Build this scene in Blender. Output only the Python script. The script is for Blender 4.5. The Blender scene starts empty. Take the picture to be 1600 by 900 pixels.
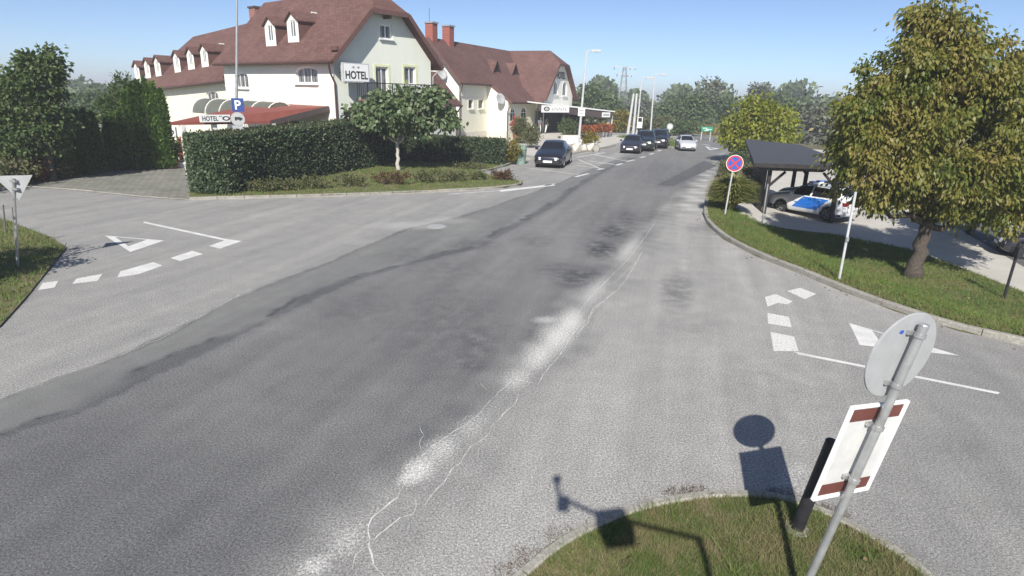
import bpy, bmesh, math, random
import numpy as np
from mathutils import Vector, Matrix, geometry

# ------------------------------------------------------------------ camera, light, exposure
SC = bpy.context.scene
COL = SC.collection
FPX, PITCH, ROLL, CAMH = 940.0, math.radians(17.75), math.radians(1.5), 4.2
SUN_AZ, SUN_EL = math.radians(7.8), math.radians(38.6)      # direction the light travels (from +Y towards +X), elevation
cam_d = bpy.data.cameras.new('Camera'); cam = bpy.data.objects.new('Camera', cam_d); COL.objects.link(cam)
cam_d.sensor_width = 36.0; cam_d.lens = 36.0 * FPX / 1600.0
cam_d.clip_start = 0.05; cam_d.clip_end = 3000
_f = Vector((0, math.cos(PITCH), -math.sin(PITCH))); _r = Vector((1, 0, 0)); _u = _r.cross(_f)
CR = math.cos(ROLL) * _r + math.sin(ROLL) * _u
CU = -math.sin(ROLL) * _r + math.cos(ROLL) * _u
CF = _f
cam.matrix_world = Matrix(((CR.x, CU.x, -CF.x, 0), (CR.y, CU.y, -CF.y, 0), (CR.z, CU.z, -CF.z, CAMH), (0, 0, 0, 1)))
SC.camera = cam
world = bpy.data.worlds.new('World'); SC.world = world; world.use_nodes = True
wn = world.node_tree.nodes; wl = world.node_tree.links
bg = wn['Background']; sky = wn.new('ShaderNodeTexSky'); sky.sky_type = 'NISHITA'; sky.sun_disc = False
sky.sun_elevation = SUN_EL
sky.sun_rotation = math.pi + SUN_AZ
sky.air_density = .6; sky.dust_density = 1.0; sky.ozone_density = 2.6; sky.altitude = 800
wl.new(sky.outputs[0], bg.inputs[0]); bg.inputs[1].default_value = 0.09
sun_d = bpy.data.lights.new('sun', 'SUN'); sun_d.energy = 4.3; sun_d.angle = math.radians(0.53); sun_d.color = (1.0, 0.955, 0.88)
sun = bpy.data.objects.new('sun', sun_d); COL.objects.link(sun)
LDIR = Vector((math.sin(SUN_AZ) * math.cos(SUN_EL), math.cos(SUN_AZ) * math.cos(SUN_EL), -math.sin(SUN_EL)))
sun.rotation_euler = LDIR.to_track_quat('-Z', 'Y').to_euler(); sun.location = (0, -20, 30)
SC.view_settings.view_transform = 'Standard'; SC.view_settings.look = 'None'
SC.view_settings.gamma = 1.0; SC.view_settings.exposure = 0.66
try: SC.view_settings.use_curve_mapping = False
except Exception: pass
SC.cycles.max_bounces = 6; SC.cycles.transparent_max_bounces = 8
SC.cycles.use_adaptive_sampling = True
try: SC.cycles.use_denoising = True
except Exception: pass

rng = np.random.default_rng(7); random.seed(7)

# ------------------------------------------------------------------ pixels -> places
CPOS = Vector((0, 0, CAMH))
def ray(px, py): return CR * ((px - 800) / FPX) - CU * ((py - 450) / FPX) + CF
def G(px, py, z=0.0):
    d = ray(px, py); return CPOS + d * ((z - CAMH) / d.z)
def hit(px, py, p0, n):
    d = ray(px, py); return CPOS + d * ((Vector(p0) - CPOS).dot(n) / d.dot(n))
def at_y(px, py, y):
    d = ray(px, py); return CPOS + d * (y / d.y)
def pj(p):
    q = Vector(p) - CPOS; c = q.dot(CF); return 800 + FPX * q.dot(CR) / c, 450 - FPX * q.dot(CU) / c
def top_z(P, py):
    lo, hi = -5.0, 60.0
    for _ in range(50):
        m = (lo + hi) / 2
        if pj((P[0], P[1], m))[1] > py: lo = m
        else: hi = m
    return lo

# the yard right of the road lies a little lower than the road
EDGE_PX = [(1900, 620), (1750, 578), (1600, 540), (1500, 518), (1400, 487), (1310, 453), (1250, 428), (1180, 400), (1130, 374), (1105, 352), (1098, 335),
           (1102, 312), (1112, 288), (1125, 265), (1139, 243), (1150, 228), (1165, 219)]
EDGE = np.array([[G(*p).x, G(*p).y] for p in EDGE_PX])
def poly_dist(X, Y, pl, signed=False):
    X = np.asarray(X, float); Y = np.asarray(Y, float)
    best = np.full(X.shape, 1e9); sg = np.zeros(X.shape); par = np.zeros(X.shape)
    acc = 0.0
    for a, b in zip(pl[:-1], pl[1:]):
        d = b - a; L = max(np.hypot(*d), 1e-9)
        t = np.clip(((X - a[0]) * d[0] + (Y - a[1]) * d[1]) / L / L, 0, 1)
        dx = X - a[0] - t * d[0]; dy = Y - a[1] - t * d[1]; q = np.hypot(dx, dy)
        m = q < best - 1e-9
        best = np.where(m, q, best); sg = np.where(m, np.sign(d[0] * dy - d[1] * dx), sg); par = np.where(m, acc + t * L, par)
        acc += L
    return (best, sg, par)
def edge_side(X, Y):
    d, s, _ = poly_dist(X, Y, EDGE); return np.where(s < 0, d, -d)    # positive: right of the road
def terr(x, y):
    d = edge_side(np.asarray(x, float), np.asarray(y, float))
    t = np.clip((d - 0.25) / 4.0, 0, 1); t = t * t * (3 - 2 * t)
    return 0.10 * (d > 0) - 0.68 * t
def Gt(px, py):
    z = 0.0; P = G(px, py)
    for _ in range(25):
        z = 0.5 * z + 0.5 * float(terr(P.x, P.y)); P = G(px, py, z)
    return Vector((P.x, P.y, float(terr(P.x, P.y))))

# ------------------------------------------------------------------ materials
MATS = {}
class NT:
    def __init__(s, name):
        s.m = bpy.data.materials.new(name); s.m.use_nodes = True; s.t = s.m.node_tree; s.n = s.t.nodes; s.l = s.t.links
        s.p = s.n['Principled BSDF']; s.out = s.n['Material Output']; MATS[name] = s.m
    def add(s, typ, **kw):
        n = s.n.new(typ)
        for k, v in kw.items(): setattr(n, k, v)
        return n
    def link(s, a, b): s.l.new(a, b)
    def co(s, kind='Object'):
        if not hasattr(s, 'tc'): s.tc = s.add('ShaderNodeTexCoord')
        return s.tc.outputs[kind]
    def noise(s, scale, detail=3, rough=.55, vec=None, kind='Object', dist=0):
        n = s.add('ShaderNodeTexNoise'); n.inputs['Scale'].default_value = scale; n.inputs['Detail'].default_value = detail
        n.inputs['Roughness'].default_value = rough; n.inputs['Distortion'].default_value = dist
        s.link(vec if vec is not None else s.co(kind), n.inputs['Vector']); return n.outputs['Fac']
    def ramp(s, fac, stops, interp='LINEAR'):
        r = s.add('ShaderNodeValToRGB'); r.color_ramp.interpolation = interp; e = r.color_ramp.elements
        while len(e) < len(stops): e.new(0.5)
        for q, (p, c) in zip(e, stops):
            q.position = p; q.color = (*c, 1) if len(c) == 3 else c
        s.link(fac, r.inputs[0]); return r.outputs[0]
    def mrange(s, v, a, b, c=0., d=1., smooth=False):
        r = s.add('ShaderNodeMapRange'); r.inputs[1].default_value = a; r.inputs[2].default_value = b; r.inputs[3].default_value = c; r.inputs[4].default_value = d
        if smooth: r.interpolation_type = 'SMOOTHSTEP'
        s.link(v, r.inputs[0]); return r.outputs[0]
    def mix(s, fac, a, b, mode='MIX'):
        m = s.add('ShaderNodeMix', data_type='RGBA', blend_type=mode)
        for i, v in ((0, fac), (6, a), (7, b)):
            if isinstance(v, (int, float)): m.inputs[i].default_value = v
            elif isinstance(v, tuple): m.inputs[i].default_value = (*v, 1) if len(v) == 3 else v
            else: s.link(v, m.inputs[i])
        return m.outputs[2]
    def math(s, op, a, b=None, clamp=False):
        m = s.add('ShaderNodeMath', operation=op, use_clamp=clamp)
        for i, v in ((0, a), (1, b)):
            if v is None: continue
            if isinstance(v, (int, float)): m.inputs[i].default_value = v
            else: s.link(v, m.inputs[i])
        return m.outputs[0]
    def bump(s, h, strength=.3, dist=.02):
        b = s.add('ShaderNodeBump'); b.inputs['Strength'].default_value = strength; b.inputs['Distance'].default_value = dist
        s.link(h, b.inputs['Height']); s.link(b.outputs[0], s.p.inputs['Normal'])
    def set(s, **kw):
        for k, v in kw.items():
            i = s.p.inputs[k.replace('_', ' ')]
            if isinstance(v, (int, float)): i.default_value = v
            elif isinstance(v, tuple): i.default_value = (*v, 1) if len(v) == 3 else v
            else: s.link(v, i)
        return s
def plain(name, col, rough=.6, metal=0., var=.12, scale=6., bump=0., spec=None):
    t = NT(name); n = t.noise(scale, 4)
    c0 = tuple(c * (1 - var) for c in col); c1 = tuple(min(1, c * (1 + var)) for c in col)
    t.set(Base_Color=t.ramp(n, [(.3, c0), (.7, c1)]), Roughness=rough, Metallic=metal)
    if spec is not None: t.p.inputs['Specular IOR Level'].default_value = spec
    if bump: t.bump(t.noise(scale * 6, 3), bump, .01)
    return t
def leafmat(name, cols, trans=.35, rough=.55, clump=0.0, pos=None, cs=.55, ov=0.):
    t = NT(name)
    g = t.add('ShaderNodeNewGeometry')
    f = g.outputs['Random Per Island']
    if clump:
        f = t.math('ADD', t.math('MULTIPLY', f, 1 - clump), t.math('MULTIPLY', t.mrange(t.noise(cs, 3, .6), .3, .7), clump))
    k = len(cols); col = t.ramp(f, [((pos[i] if pos else i / (k - 1)), c) for i, c in enumerate(cols)])
    if ov: oi = t.add('ShaderNodeObjectInfo'); vv = t.mrange(oi.outputs['Random'], 0, 1, 1 - ov, 1 + ov); cc_ = t.add('ShaderNodeCombineXYZ'); [t.link(vv, cc_.inputs[i]) for i in range(3)]; col = t.mix(1., col, cc_.outputs[0], 'MULTIPLY')
    t.set(Base_Color=col, Roughness=rough); t.p.inputs['Specular IOR Level'].default_value = .3
    tr = t.add('ShaderNodeBsdfTranslucent'); t.link(t.mix(1.0, col, (1.0, 1.15, .55), 'MULTIPLY'), tr.inputs[0])
    mx = t.add('ShaderNodeMixShader'); mx.inputs[0].default_value = trans
    t.link(t.p.outputs[0], mx.inputs[1]); t.link(tr.outputs[0], mx.inputs[2]); t.link(mx.outputs[0], t.out.inputs[0])
    return t

# road surface: tone / streak / dark / band come as painted masks on the mesh: wear, stains, own tones, and corner vignette in tone
t = NT('asphalt')
def attr(t, name):
    a = t.add('ShaderNodeAttribute'); a.attribute_name = name; return a.outputs['Fac']
tone, strk, dark, band = attr(t, 'tone'), attr(t, 'streak'), attr(t, 'stain'), attr(t, 'band')
big = t.noise(.35, 4, .6); mid = t.noise(2.2, 4, .6); fine = t.noise(40, 4, .8); grain = t.noise(95, 2, .6)
base = t.mix(tone, (.112, .113, .117), (.345, .337, .320))
base = t.mix(t.math('MULTIPLY', band, .8), base, (.205, .205, .196))
mpr = t.add('ShaderNodeMapping'); mpr.inputs['Rotation'].default_value = (0, 0, math.radians(16)); t.link(t.co(), mpr.inputs[0]); mpl = t.add('ShaderNodeMapping'); mpl.inputs['Scale'].default_value = (1.5, .09, 1); t.link(mpr.outputs[0], mpl.inputs[0])
base = t.mix(1., base, t.ramp(t.noise(1.0, 4, .6, mpl.outputs[0]), [(.3, (.86, .86, .87)), (.7, (1.12, 1.12, 1.11))]), 'MULTIPLY')
base = t.mix(1., base, t.ramp(big, [(.3, (.93, .93, .94)), (.7, (1.06, 1.06, 1.05))]), 'MULTIPLY')
base = t.mix(1., base, t.ramp(mid, [(.3, (.92, .92, .92)), (.7, (1.07, 1.07, 1.07))]), 'MULTIPLY')
sn = t.math('MULTIPLY', dark, t.mrange(t.noise(3.1, 5, .68), .34, .56))
base = t.mix(t.math('MULTIPLY', sn, .9, True), base, (.062, .062, .070))
st = t.math('ADD', t.math('MULTIPLY', strk, 1.0), t.math('MULTIPLY', t.math('SUBTRACT', t.noise(30, 5, .85), .5), 2.6))
st = t.math('MULTIPLY', t.mrange(st, .30, 1.0), t.mrange(strk, .02, .3))
base = t.mix(t.math('MULTIPLY', st, .9, True), base, (.66, .65, .62))
gr = t.math('ADD', t.math('MULTIPLY', fine, .62), t.math('MULTIPLY', grain, .38))
soft = t.math('MULTIPLY', band, .55)
g1 = t.ramp(gr, [(.37, (.22, .22, .23)), (.46, (.72, .72, .72)), (.54, (1.16, 1.16, 1.15)), (.65, (2.2, 2.18, 2.12))])
base = t.mix(t.math('SUBTRACT', 1., soft), base, t.mix(1., base, g1, 'MULTIPLY'))
t.set(Base_Color=base, Roughness=.86); t.p.inputs['Specular IOR Level'].default_value = .25
t.bump(gr, .35, .012)

t = NT('lawn_soil')
t.set(Base_Color=t.mix(t.mrange(t.noise(1.3, 5, .65), .38, .64), (.095, .105, .035), (.19, .15, .085)), Roughness=.95)
t.bump(t.noise(30, 4), .6, .03)
t = NT('field'); nn = t.noise(.12, 5, .6)
t.set(Base_Color=t.mix(t.mrange(t.noise(2.5, 5, .7), .3, .7), t.ramp(nn, [(.35, (.085, .095, .035)), (.65, (.20, .165, .085))]), (.13, .115, .06)), Roughness=.95)
t.bump(t.noise(8, 5), .8, .1)
t = NT('yard_concrete')
n1 = t.noise(.6, 5, .65); n2 = t.noise(7, 5, .7)
t.set(Base_Color=t.mix(t.mrange(n2, .35, .7), t.ramp(n1, [(.3, (.40, .385, .35)), (.7, (.54, .52, .475))]), (.46, .43, .385)), Roughness=.9)
t.bump(t.noise(40, 4), .4, .01)
t = NT('gravel')
n1 = t.noise(1.1, 5, .7); n2 = t.noise(32, 4, .75)
t.set(Base_Color=t.mix(1., t.ramp(n1, [(.32, (.22, .215, .20)), (.55, (.37, .355, .32)), (.72, (.47, .45, .41))]), t.ramp(n2, [(.3, (.7, .7, .7)), (.7, (1.15, 1.15, 1.15))]), 'MULTIPLY'), Roughness=.95)
t.bump(n2, .5, .02)
t = NT('pavers')
mp = t.add('ShaderNodeMapping'); mp.inputs['Rotation'].default_value = (0, 0, .35); t.link(t.co(), mp.inputs[0])
br = t.add('ShaderNodeTexBrick'); br.inputs['Scale'].default_value = 1.0; br.inputs['Brick Width'].default_value = .42; br.inputs['Row Height'].default_value = .21; br.inputs['Mortar Size'].default_value = .018
br.inputs['Color1'].default_value = (.20, .197, .18, 1); br.inputs['Color2'].default_value = (.26, .257, .238, 1); br.inputs['Mortar'].default_value = (.11, .11, .09, 1)
t.link(mp.outputs[0], br.inputs['Vector'])
t.set(Base_Color=t.mix(1., br.outputs[0], t.ramp(t.noise(.8, 5, .65), [(.3, (.72, .75, .68)), (.7, (1.15, 1.12, 1.08))]), 'MULTIPLY'), Roughness=.9); t.bump(br.outputs['Fac'], -.4, .02)
t = NT('kerb_concrete')
t.set(Base_Color=t.mix(t.mrange(t.noise(22, 4, .7), .4, .7), t.ramp(t.noise(1.7, 5, .7), [(.3, (.25, .235, .20)), (.7, (.40, .38, .335))]), (.20, .19, .165)), Roughness=.93); t.bump(t.noise(50, 3), .4, .01)
t = NT('road_paint'); w = t.mrange(t.noise(26, 5, .8), .30, .44)
t.set(Base_Color=t.mix(w, (.30, .30, .29), t.ramp(t.noise(3, 4), [(.3, (.54, .535, .515)), (.7, (.70, .69, .67))])), Roughness=.75)
t = NT('road_paint_worn'); w = t.mrange(t.noise(26, 5, .8), .34, .52)
t.set(Base_Color=t.mix(w, (.27, .27, .26), (.66, .65, .62)), Roughness=.8)
t = NT('crack_filler'); t.set(Base_Color=t.mix(t.mrange(t.noise(9, 4, .7), .35, .6), (.30, .29, .27), (.70, .69, .66)), Roughness=.9)
plain('joint_dark', (.06, .058, .05), .95)
plain('tar', (.045, .045, .05), .55, scale=20, var=.3)

t = NT('plaster_white'); mps = t.add('ShaderNodeMapping'); mps.inputs['Scale'].default_value = (2.2, 2.2, .28); t.link(t.co(), mps.inputs[0]); t.set(Base_Color=t.mix(t.mrange(t.noise(1.0, 6, .68, mps.outputs[0]), .3, .75), (.74, .725, .65), (.80, .785, .715)), Roughness=.9); t.bump(t.noise(60, 3), .15, .01)
t = NT('plaster_shaded'); mps = t.add('ShaderNodeMapping'); mps.inputs['Scale'].default_value = (2.2, 2.2, .28); t.link(t.co(), mps.inputs[0]); t.set(Base_Color=t.mix(t.mrange(t.noise(1.0, 6, .68, mps.outputs[0]), .3, .75), (.67, .695, .61), (.73, .755, .675)), Roughness=.9); t.bump(t.noise(60, 3), .15, .01)  # grey-green cast of walls turned from the sun, put into the colour
t = NT('plaster_cream'); mps = t.add('ShaderNodeMapping'); mps.inputs['Scale'].default_value = (2.2, 2.2, .28); t.link(t.co(), mps.inputs[0]); t.set(Base_Color=t.mix(t.mrange(t.noise(1.0, 6, .68, mps.outputs[0]), .3, .75), (.70, .68, .54), (.76, .745, .61)), Roughness=.9); t.bump(t.noise(60, 3), .15, .01)  # cream plaster; on the restaurant also stands in for weaker light on the fronts
plain('trim_yellow', (.66, .68, .42), .85)
t = NT('stone_plinth'); v = t.add('ShaderNodeTexVoronoi'); v.inputs['Scale'].default_value = 3.2; t.link(t.co(), v.inputs[0])
t.set(Base_Color=t.mix(.6, v.outputs['Color'], (.62, .57, .48), 'MIX'), Roughness=.9); t.p.inputs['Base Color'].links
t.set(Base_Color=t.mix(t.math('MULTIPLY', v.outputs['Distance'], .8, True), (.55, .51, .43), (.66, .62, .54)))
t = NT('roof_shingle')
sx = t.add('ShaderNodeSeparateXYZ'); t.link(t.co('UV'), sx.inputs[0])
bk = t.add('ShaderNodeTexBrick'); bk.inputs['Scale'].default_value = 1.0; bk.inputs['Brick Width'].default_value = .34; bk.inputs['Row Height'].default_value = .17; bk.inputs['Mortar Size'].default_value = .014; bk.inputs['Mortar Smooth'].default_value = .4
bk.inputs['Color1'].default_value = (.118, .064, .055, 1); bk.inputs['Color2'].default_value = (.160, .090, .078, 1); bk.inputs['Mortar'].default_value = (.085, .042, .036, 1)
t.link(t.co('UV'), bk.inputs['Vector'])
rc = t.mix(1., bk.outputs[0], t.ramp(t.noise(.45, 5, .65), [(.28, (.78, .78, .80)), (.72, (1.16, 1.14, 1.12))]), 'MULTIPLY')
rc = t.mix(t.mrange(t.noise(3.5, 5, .7), .60, .75), rc, (.19, .125, .108))
t.set(Base_Color=rc, Roughness=.88); t.bump(t.math('ADD', bk.outputs['Fac'], t.noise(20, 3)), -.35, .02); t.p.inputs['Specular IOR Level'].default_value = .2
plain('roof_board', (.12, .06, .05), .75, scale=4)
plain('gutter_brown', (.10, .052, .042), .5, .2)
plain('pipe_grey', (.34, .33, .31), .5, .3)
t = NT('brick'); b2 = t.add('ShaderNodeTexBrick'); b2.inputs['Scale'].default_value = 1.; b2.inputs['Brick Width'].default_value = .25; b2.inputs['Row Height'].default_value = .075; b2.inputs['Mortar Size'].default_value = .008; b2.inputs['Color1'].default_value = (.36, .085, .055, 1); b2.inputs['Color2'].default_value = (.25, .06, .042, 1); b2.inputs['Mortar'].default_value = (.22, .16, .13, 1)
mpb = t.add('ShaderNodeMapping'); mpb.inputs['Rotation'].default_value = (math.pi / 2, 0, 0); t.link(t.co(), mpb.inputs[0]); t.link(mpb.outputs[0], b2.inputs['Vector']); t.set(Base_Color=b2.outputs[0], Roughness=.9)
plain('window_white', (.78, .78, .76), .45, scale=3, var=.05)
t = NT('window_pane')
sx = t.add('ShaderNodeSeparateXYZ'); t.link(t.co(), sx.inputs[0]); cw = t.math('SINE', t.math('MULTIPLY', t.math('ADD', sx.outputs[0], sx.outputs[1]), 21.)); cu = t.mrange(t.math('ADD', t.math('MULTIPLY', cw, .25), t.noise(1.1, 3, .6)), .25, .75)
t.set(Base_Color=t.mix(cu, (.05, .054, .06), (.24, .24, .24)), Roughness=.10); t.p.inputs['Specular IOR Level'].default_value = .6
plain('window_dark', (.03, .032, .036), .1, scale=2)
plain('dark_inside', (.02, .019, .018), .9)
plain('inside_red', (.09, .035, .035), .9)
plain('iron_black', (.03, .03, .03), .5, .5)
plain('awning_red', (.24, .068, .050), .75, scale=2)
plain('fascia_dark', (.075, .055, .052), .7)
t = NT('polycarbonate'); t.set(Base_Color=t.mix(t.noise(2, 4), (.085, .088, .065), (.17, .17, .13)), Roughness=.35); 
plain('white_sheet', (.74, .74, .71), .6)
plain('sign_white', (.80, .80, .78), .5, scale=3, var=.04)
plain('sign_grey', (.36, .37, .375), .5, .0, scale=6, var=.08)
plain('sign_black', (.02, .02, .022), .5)
plain('sign_blue', (.02, .055, .22), .45, scale=3, var=.05)
plain('sign_blue_mid', (.03, .10, .42), .45, scale=3, var=.05)
plain('sign_red', (.55, .035, .04), .45, scale=3, var=.05)
plain('sign_green', (.02, .26, .16), .5)
plain('sign_brown', (.14, .045, .035), .6)
plain('panel_white', (.60, .60, .585), .55, scale=5, var=.10)
plain('galvanised', (.43, .44, .44), .42, .55, scale=9, var=.18)
plain('grey_paint', (.44, .45, .45), .5, scale=6)
plain('pole_white', (.50, .51, .51), .5, .1, scale=3)
plain('steel_dark', (.028, .028, .032), .5, .2, scale=8, var=.3)
plain('black_plastic', (.014, .014, .015), .6, scale=5)
plain('wood_dark', (.022, .019, .018), .65, scale=5, var=.35, bump=.3)
plain('wood_grey', (.13, .12, .11), .75, scale=4, var=.25)
plain('bitumen_roof', (.048, .052, .064), .85, scale=12, var=.12, bump=.4)
t = NT('bark'); n = t.noise(7, 6, .75, dist=1.5); t.set(Base_Color=t.ramp(n, [(.3, (.035, .028, .022)), (.6, (.10, .082, .065)), (.8, (.17, .145, .115))]), Roughness=.95); t.bump(n, .9, .05)
t = NT('bark_pale'); n = t.noise(9, 5, .7); t.set(Base_Color=t.ramp(n, [(.3, (.30, .28, .24)), (.7, (.55, .53, .48))]), Roughness=.9)
plain('tyre', (.018, .018, .019), .85)
plain('rim', (.45, .46, .47), .35, .6)
t = NT('car_glass'); t.set(Base_Color=(.012, .014, .018), Roughness=.04); t.p.inputs['Specular IOR Level'].default_value = .6
def carpaint(name, col, rough=.22):
    t = NT(name); t.set(Base_Color=t.mix(t.noise(1.5, 4), tuple(c * .88 for c in col), col), Roughness=rough); t.p.inputs['Coat Weight'].default_value = .6; t.p.inputs['Coat Roughness'].default_value = .05
carpaint('paint_black', (.012, .012, .018)); carpaint('paint_navy', (.022, .020, .030)); carpaint('paint_green_black', (.012, .02, .018)); carpaint('paint_silver', (.52, .53, .55), .3); carpaint('paint_white', (.78, .79, .80)); carpaint('paint_grey', (.20, .20, .21))
carpaint('police_blue', (.02, .17, .62), .35)
t = NT('headlight'); t.set(Base_Color=(.72, .74, .76), Roughness=.08); t.p.inputs['Specular IOR Level'].default_value = .8
plain('taillight', (.25, .012, .012), .2)
plain('plate', (.82, .82, .82), .4, var=.03)
plain('terracotta', (.36, .13, .07), .85)
plain('bin_green', (.20, .29, .25), .6)
plain('skin', (.52, .33, .25), .6); plain('cloth_white', (.72, .72, .72), .9); plain('cloth_grey', (.17, .17, .17), .9); plain('cloth_pale', (.55, .54, .52), .9); plain('hair_grey', (.45, .44, .42), .9); plain('hair_dark', (.03, .024, .02), .9); plain('cloth_dark', (.04, .04, .05), .9)

leafmat('leaf_hedge', [(.026, .048, .022), (.052, .086, .038), (.090, .130, .064), (.165, .195, .115)], .2, .5)
leafmat('leaf_hedge_top', [(.030, .040, .014), (.065, .062, .028), (.10, .075, .045)], .2)
leafmat('leaf_thuja', [(.038, .085, .014), (.085, .155, .026), (.160, .235, .052)], .25, .7, 0., None, .55, .32)
leafmat('leaf_broad', [(.052, .088, .038), (.095, .142, .058), (.150, .195, .092), (.23, .265, .155)], .3, .38)
leafmat('leaf_maple', [(.030, .058, .018), (.060, .100, .028), (.105, .145, .050), (.175, .195, .09)], .28, .5)
leafmat('leaf_autumn', [(.048, .082, .020), (.105, .140, .028), (.185, .185, .040), (.265, .225, .065), (.245, .175, .080)], .36, .45, .62, None, .9)
leafmat('leaf_yellow', [(.12, .16, .02), (.22, .24, .03), (.33, .31, .05)], .38, .5, .4)
leafmat('leaf_far', [(.042, .070, .034), (.078, .115, .050), (.112, .155, .066), (.160, .20, .10)], .2, .6, .4)  # lightened so that distance haze is partly in the leaf colour
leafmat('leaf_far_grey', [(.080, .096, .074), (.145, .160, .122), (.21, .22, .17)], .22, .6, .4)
leafmat('leaf_shrub', [(.042, .066, .020), (.095, .120, .038), (.145, .145, .065), (.18, .14, .085)], .22)
leafmat('leaf_red', [(.06, .03, .015), (.13, .055, .03), (.09, .075, .03)], .2)
leafmat('flower_orange', [(.07, .10, .03), (.30, .065, .025), (.42, .10, .03), (.11, .11, .04)], .2)
leafmat('flower_red', [(.48, .03, .04), (.60, .06, .07), (.08, .09, .03)], .2)
leafmat('leaf_golden', [(.07, .08, .015), (.19, .16, .02), (.36, .28, .03)], .3)
leafmat('grass_near', [(.075, .150, .032), (.110, .175, .040), (.175, .195, .070), (.265, .235, .125), (.24, .175, .105)], .3, .6, .6, None, 2.6)
leafmat('grass_lawn', [(.080, .155, .030), (.115, .185, .038), (.160, .200, .054), (.22, .205, .088)], .3, .6, .5, None, 1.2)
leafmat('grass_dry', [(.10, .10, .035), (.19, .155, .065), (.26, .20, .10)], .3, .7, .4)
leafmat('reed', [(.16, .22, .05), (.29, .32, .09), (.46, .37, .18)], .4, .6)
# ------------------------------------------------------------------ mesh helpers
def V(*a): return Vector(a)
class MB:
    def __init__(s): s.v = []; s.f = []; s.mi = []; s.uv = {}
    def add(s, vs, fs, mi=0):
        o = len(s.v); s.v += [tuple(x) for x in vs]
        for f in fs: s.f.append([o + i for i in f]); s.mi.append(mi)
        return s
    def box(s, c, size, rz=0., mi=0, ax=None):
        x, y, z = size[0] / 2, size[1] / 2, size[2] / 2
        P = [V(i * x, j * y, k * z) for i in (-1, 1) for j in (-1, 1) for k in (-1, 1)]
        if ax is not None: R = Matrix((ax[0], ax[1], ax[2])).transposed()
        else: R = Matrix.Rotation(rz, 3, 'Z')
        return s.add([R @ p + Vector(c) for p in P], [(0, 1, 3, 2), (4, 6, 7, 5), (0, 4, 5, 1), (2, 3, 7, 6), (0, 2, 6, 4), (1, 5, 7, 3)], mi)
    def bbox(s, a, b, mi=0): return s.box([(p + q) / 2 for p, q in zip(a, b)], [abs(q - p) for p, q in zip(a, b)], 0, mi)
    def bar(s, a, b, w, h=None, up=(0, 0, 1), mi=0):
        a, b = Vector(a), Vector(b); d = (b - a); L = d.length; x = d.normalized(); u = Vector(up)
        y = u.cross(x)
        if y.length < 1e-4: y = V(1, 0, 0).cross(x)
        y.normalize(); z = x.cross(y); return s.box((a + b) / 2, (L, w, h or w), mi=mi, ax=(x, y, z))
    def tube(s, pts, rad, n=8, cap=True, mi=0):
        pts = [Vector(p) for p in pts]; k = len(pts)
        rad = rad if hasattr(rad, '__len__') else [rad] * k
        rings = []; ref = None
        for i in range(k):
            t = (pts[min(i + 1, k - 1)] - pts[max(i - 1, 0)]).normalized()
            if ref is None: ref = t.orthogonal().normalized()
            ref = (ref - t * ref.dot(t)).normalized(); b = t.cross(ref)
            rings.append([pts[i] + (ref * math.cos(2 * math.pi * j / n) + b * math.sin(2 * math.pi * j / n)) * rad[i] for j in range(n)])
        vs = [p for r in rings for p in r]; fs = [(i * n + j, i * n + (j + 1) % n, (i + 1) * n + (j + 1) % n, (i + 1) * n + j) for i in range(k - 1) for j in range(n)]
        if cap: fs += [tuple(reversed(range(n))), tuple((k - 1) * n + j for j in range(n))]
        return s.add(vs, fs, mi)
    def lathe(s, prof, c=(0, 0, 0), n=16, axis=None, mi=0, cap=True):
        A = axis or (V(1, 0, 0), V(0, 1, 0), V(0, 0, 1)); c = Vector(c); k = len(prof)
        vs = [c + (A[0] * math.cos(2 * math.pi * j / n) + A[1] * math.sin(2 * math.pi * j / n)) * r + A[2] * z for r, z in prof for j in range(n)]
        fs = [(i * n + j, i * n + (j + 1) % n, (i + 1) * n + (j + 1) % n, (i + 1) * n + j) for i in range(k - 1) for j in range(n)]
        if cap: fs += [tuple(reversed(range(n))), tuple((k - 1) * n + j for j in range(n))]
        return s.add(vs, fs, mi)
    def sheet(s, pts, mi=0): return s.add(pts, [tuple(range(len(pts)))], mi)
    def slab(s, polys, t, mi=0):
        """polygons sharing corners -> a slab of thickness t below them"""
        idx = {}; vs = []
        def ix(p):
            k = tuple(round(c, 4) for c in p)
            if k not in idx: idx[k] = len(vs); vs.append(Vector(p))
            return idx[k]
        F = [[ix(p) for p in q] for q in polys]; n = len(vs)
        fs = [tuple(f) for f in F] + [tuple(reversed([i + n for i in f])) for f in F]
        ed = {}
        for f in F:
            for a, b in zip(f, f[1:] + f[:1]): ed[(a, b)] = 1
        for (a, b) in ed:
            if (b, a) not in ed: fs.append((b, a, a + n, b + n))
        return s.add([*vs, *[p - V(0, 0, t) for p in vs]], fs, mi)
def finish(me, smooth=False):
    bm = bmesh.new(); bm.from_mesh(me); bmesh.ops.recalc_face_normals(bm, faces=bm.faces); bm.to_mesh(me); bm.free()
    if smooth: me.polygons.foreach_set('use_smooth', [True] * len(me.polygons))
def link(name, me, parent=None, mats=()):
    o = bpy.data.objects.new(name, me); COL.objects.link(o)
    if me is not None and mats and not len(me.materials):
        for m in mats: me.materials.append(MATS[m])
    if parent is not None: o.parent = parent
    return o
def obj(name, mb, mats, parent=None, smooth=False, recalc=True):
    me = bpy.data.meshes.new(name); me.from_pydata([tuple(v) for v in mb.v], [], mb.f)
    mats = [mats] if isinstance(mats, str) else mats
    for m in mats: me.materials.append(MATS[m])
    if len(mats) > 1: me.polygons.foreach_set('material_index', mb.mi)
    if recalc: finish(me, smooth)
    elif smooth: me.polygons.foreach_set('use_smooth', [True] * len(me.polygons))
    me.update(); return link(name, me, parent)
def tag(o, label, cat, group=None):
    o['label'] = label; o['category'] = cat
    if group: o['group'] = group
    return o
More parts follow.
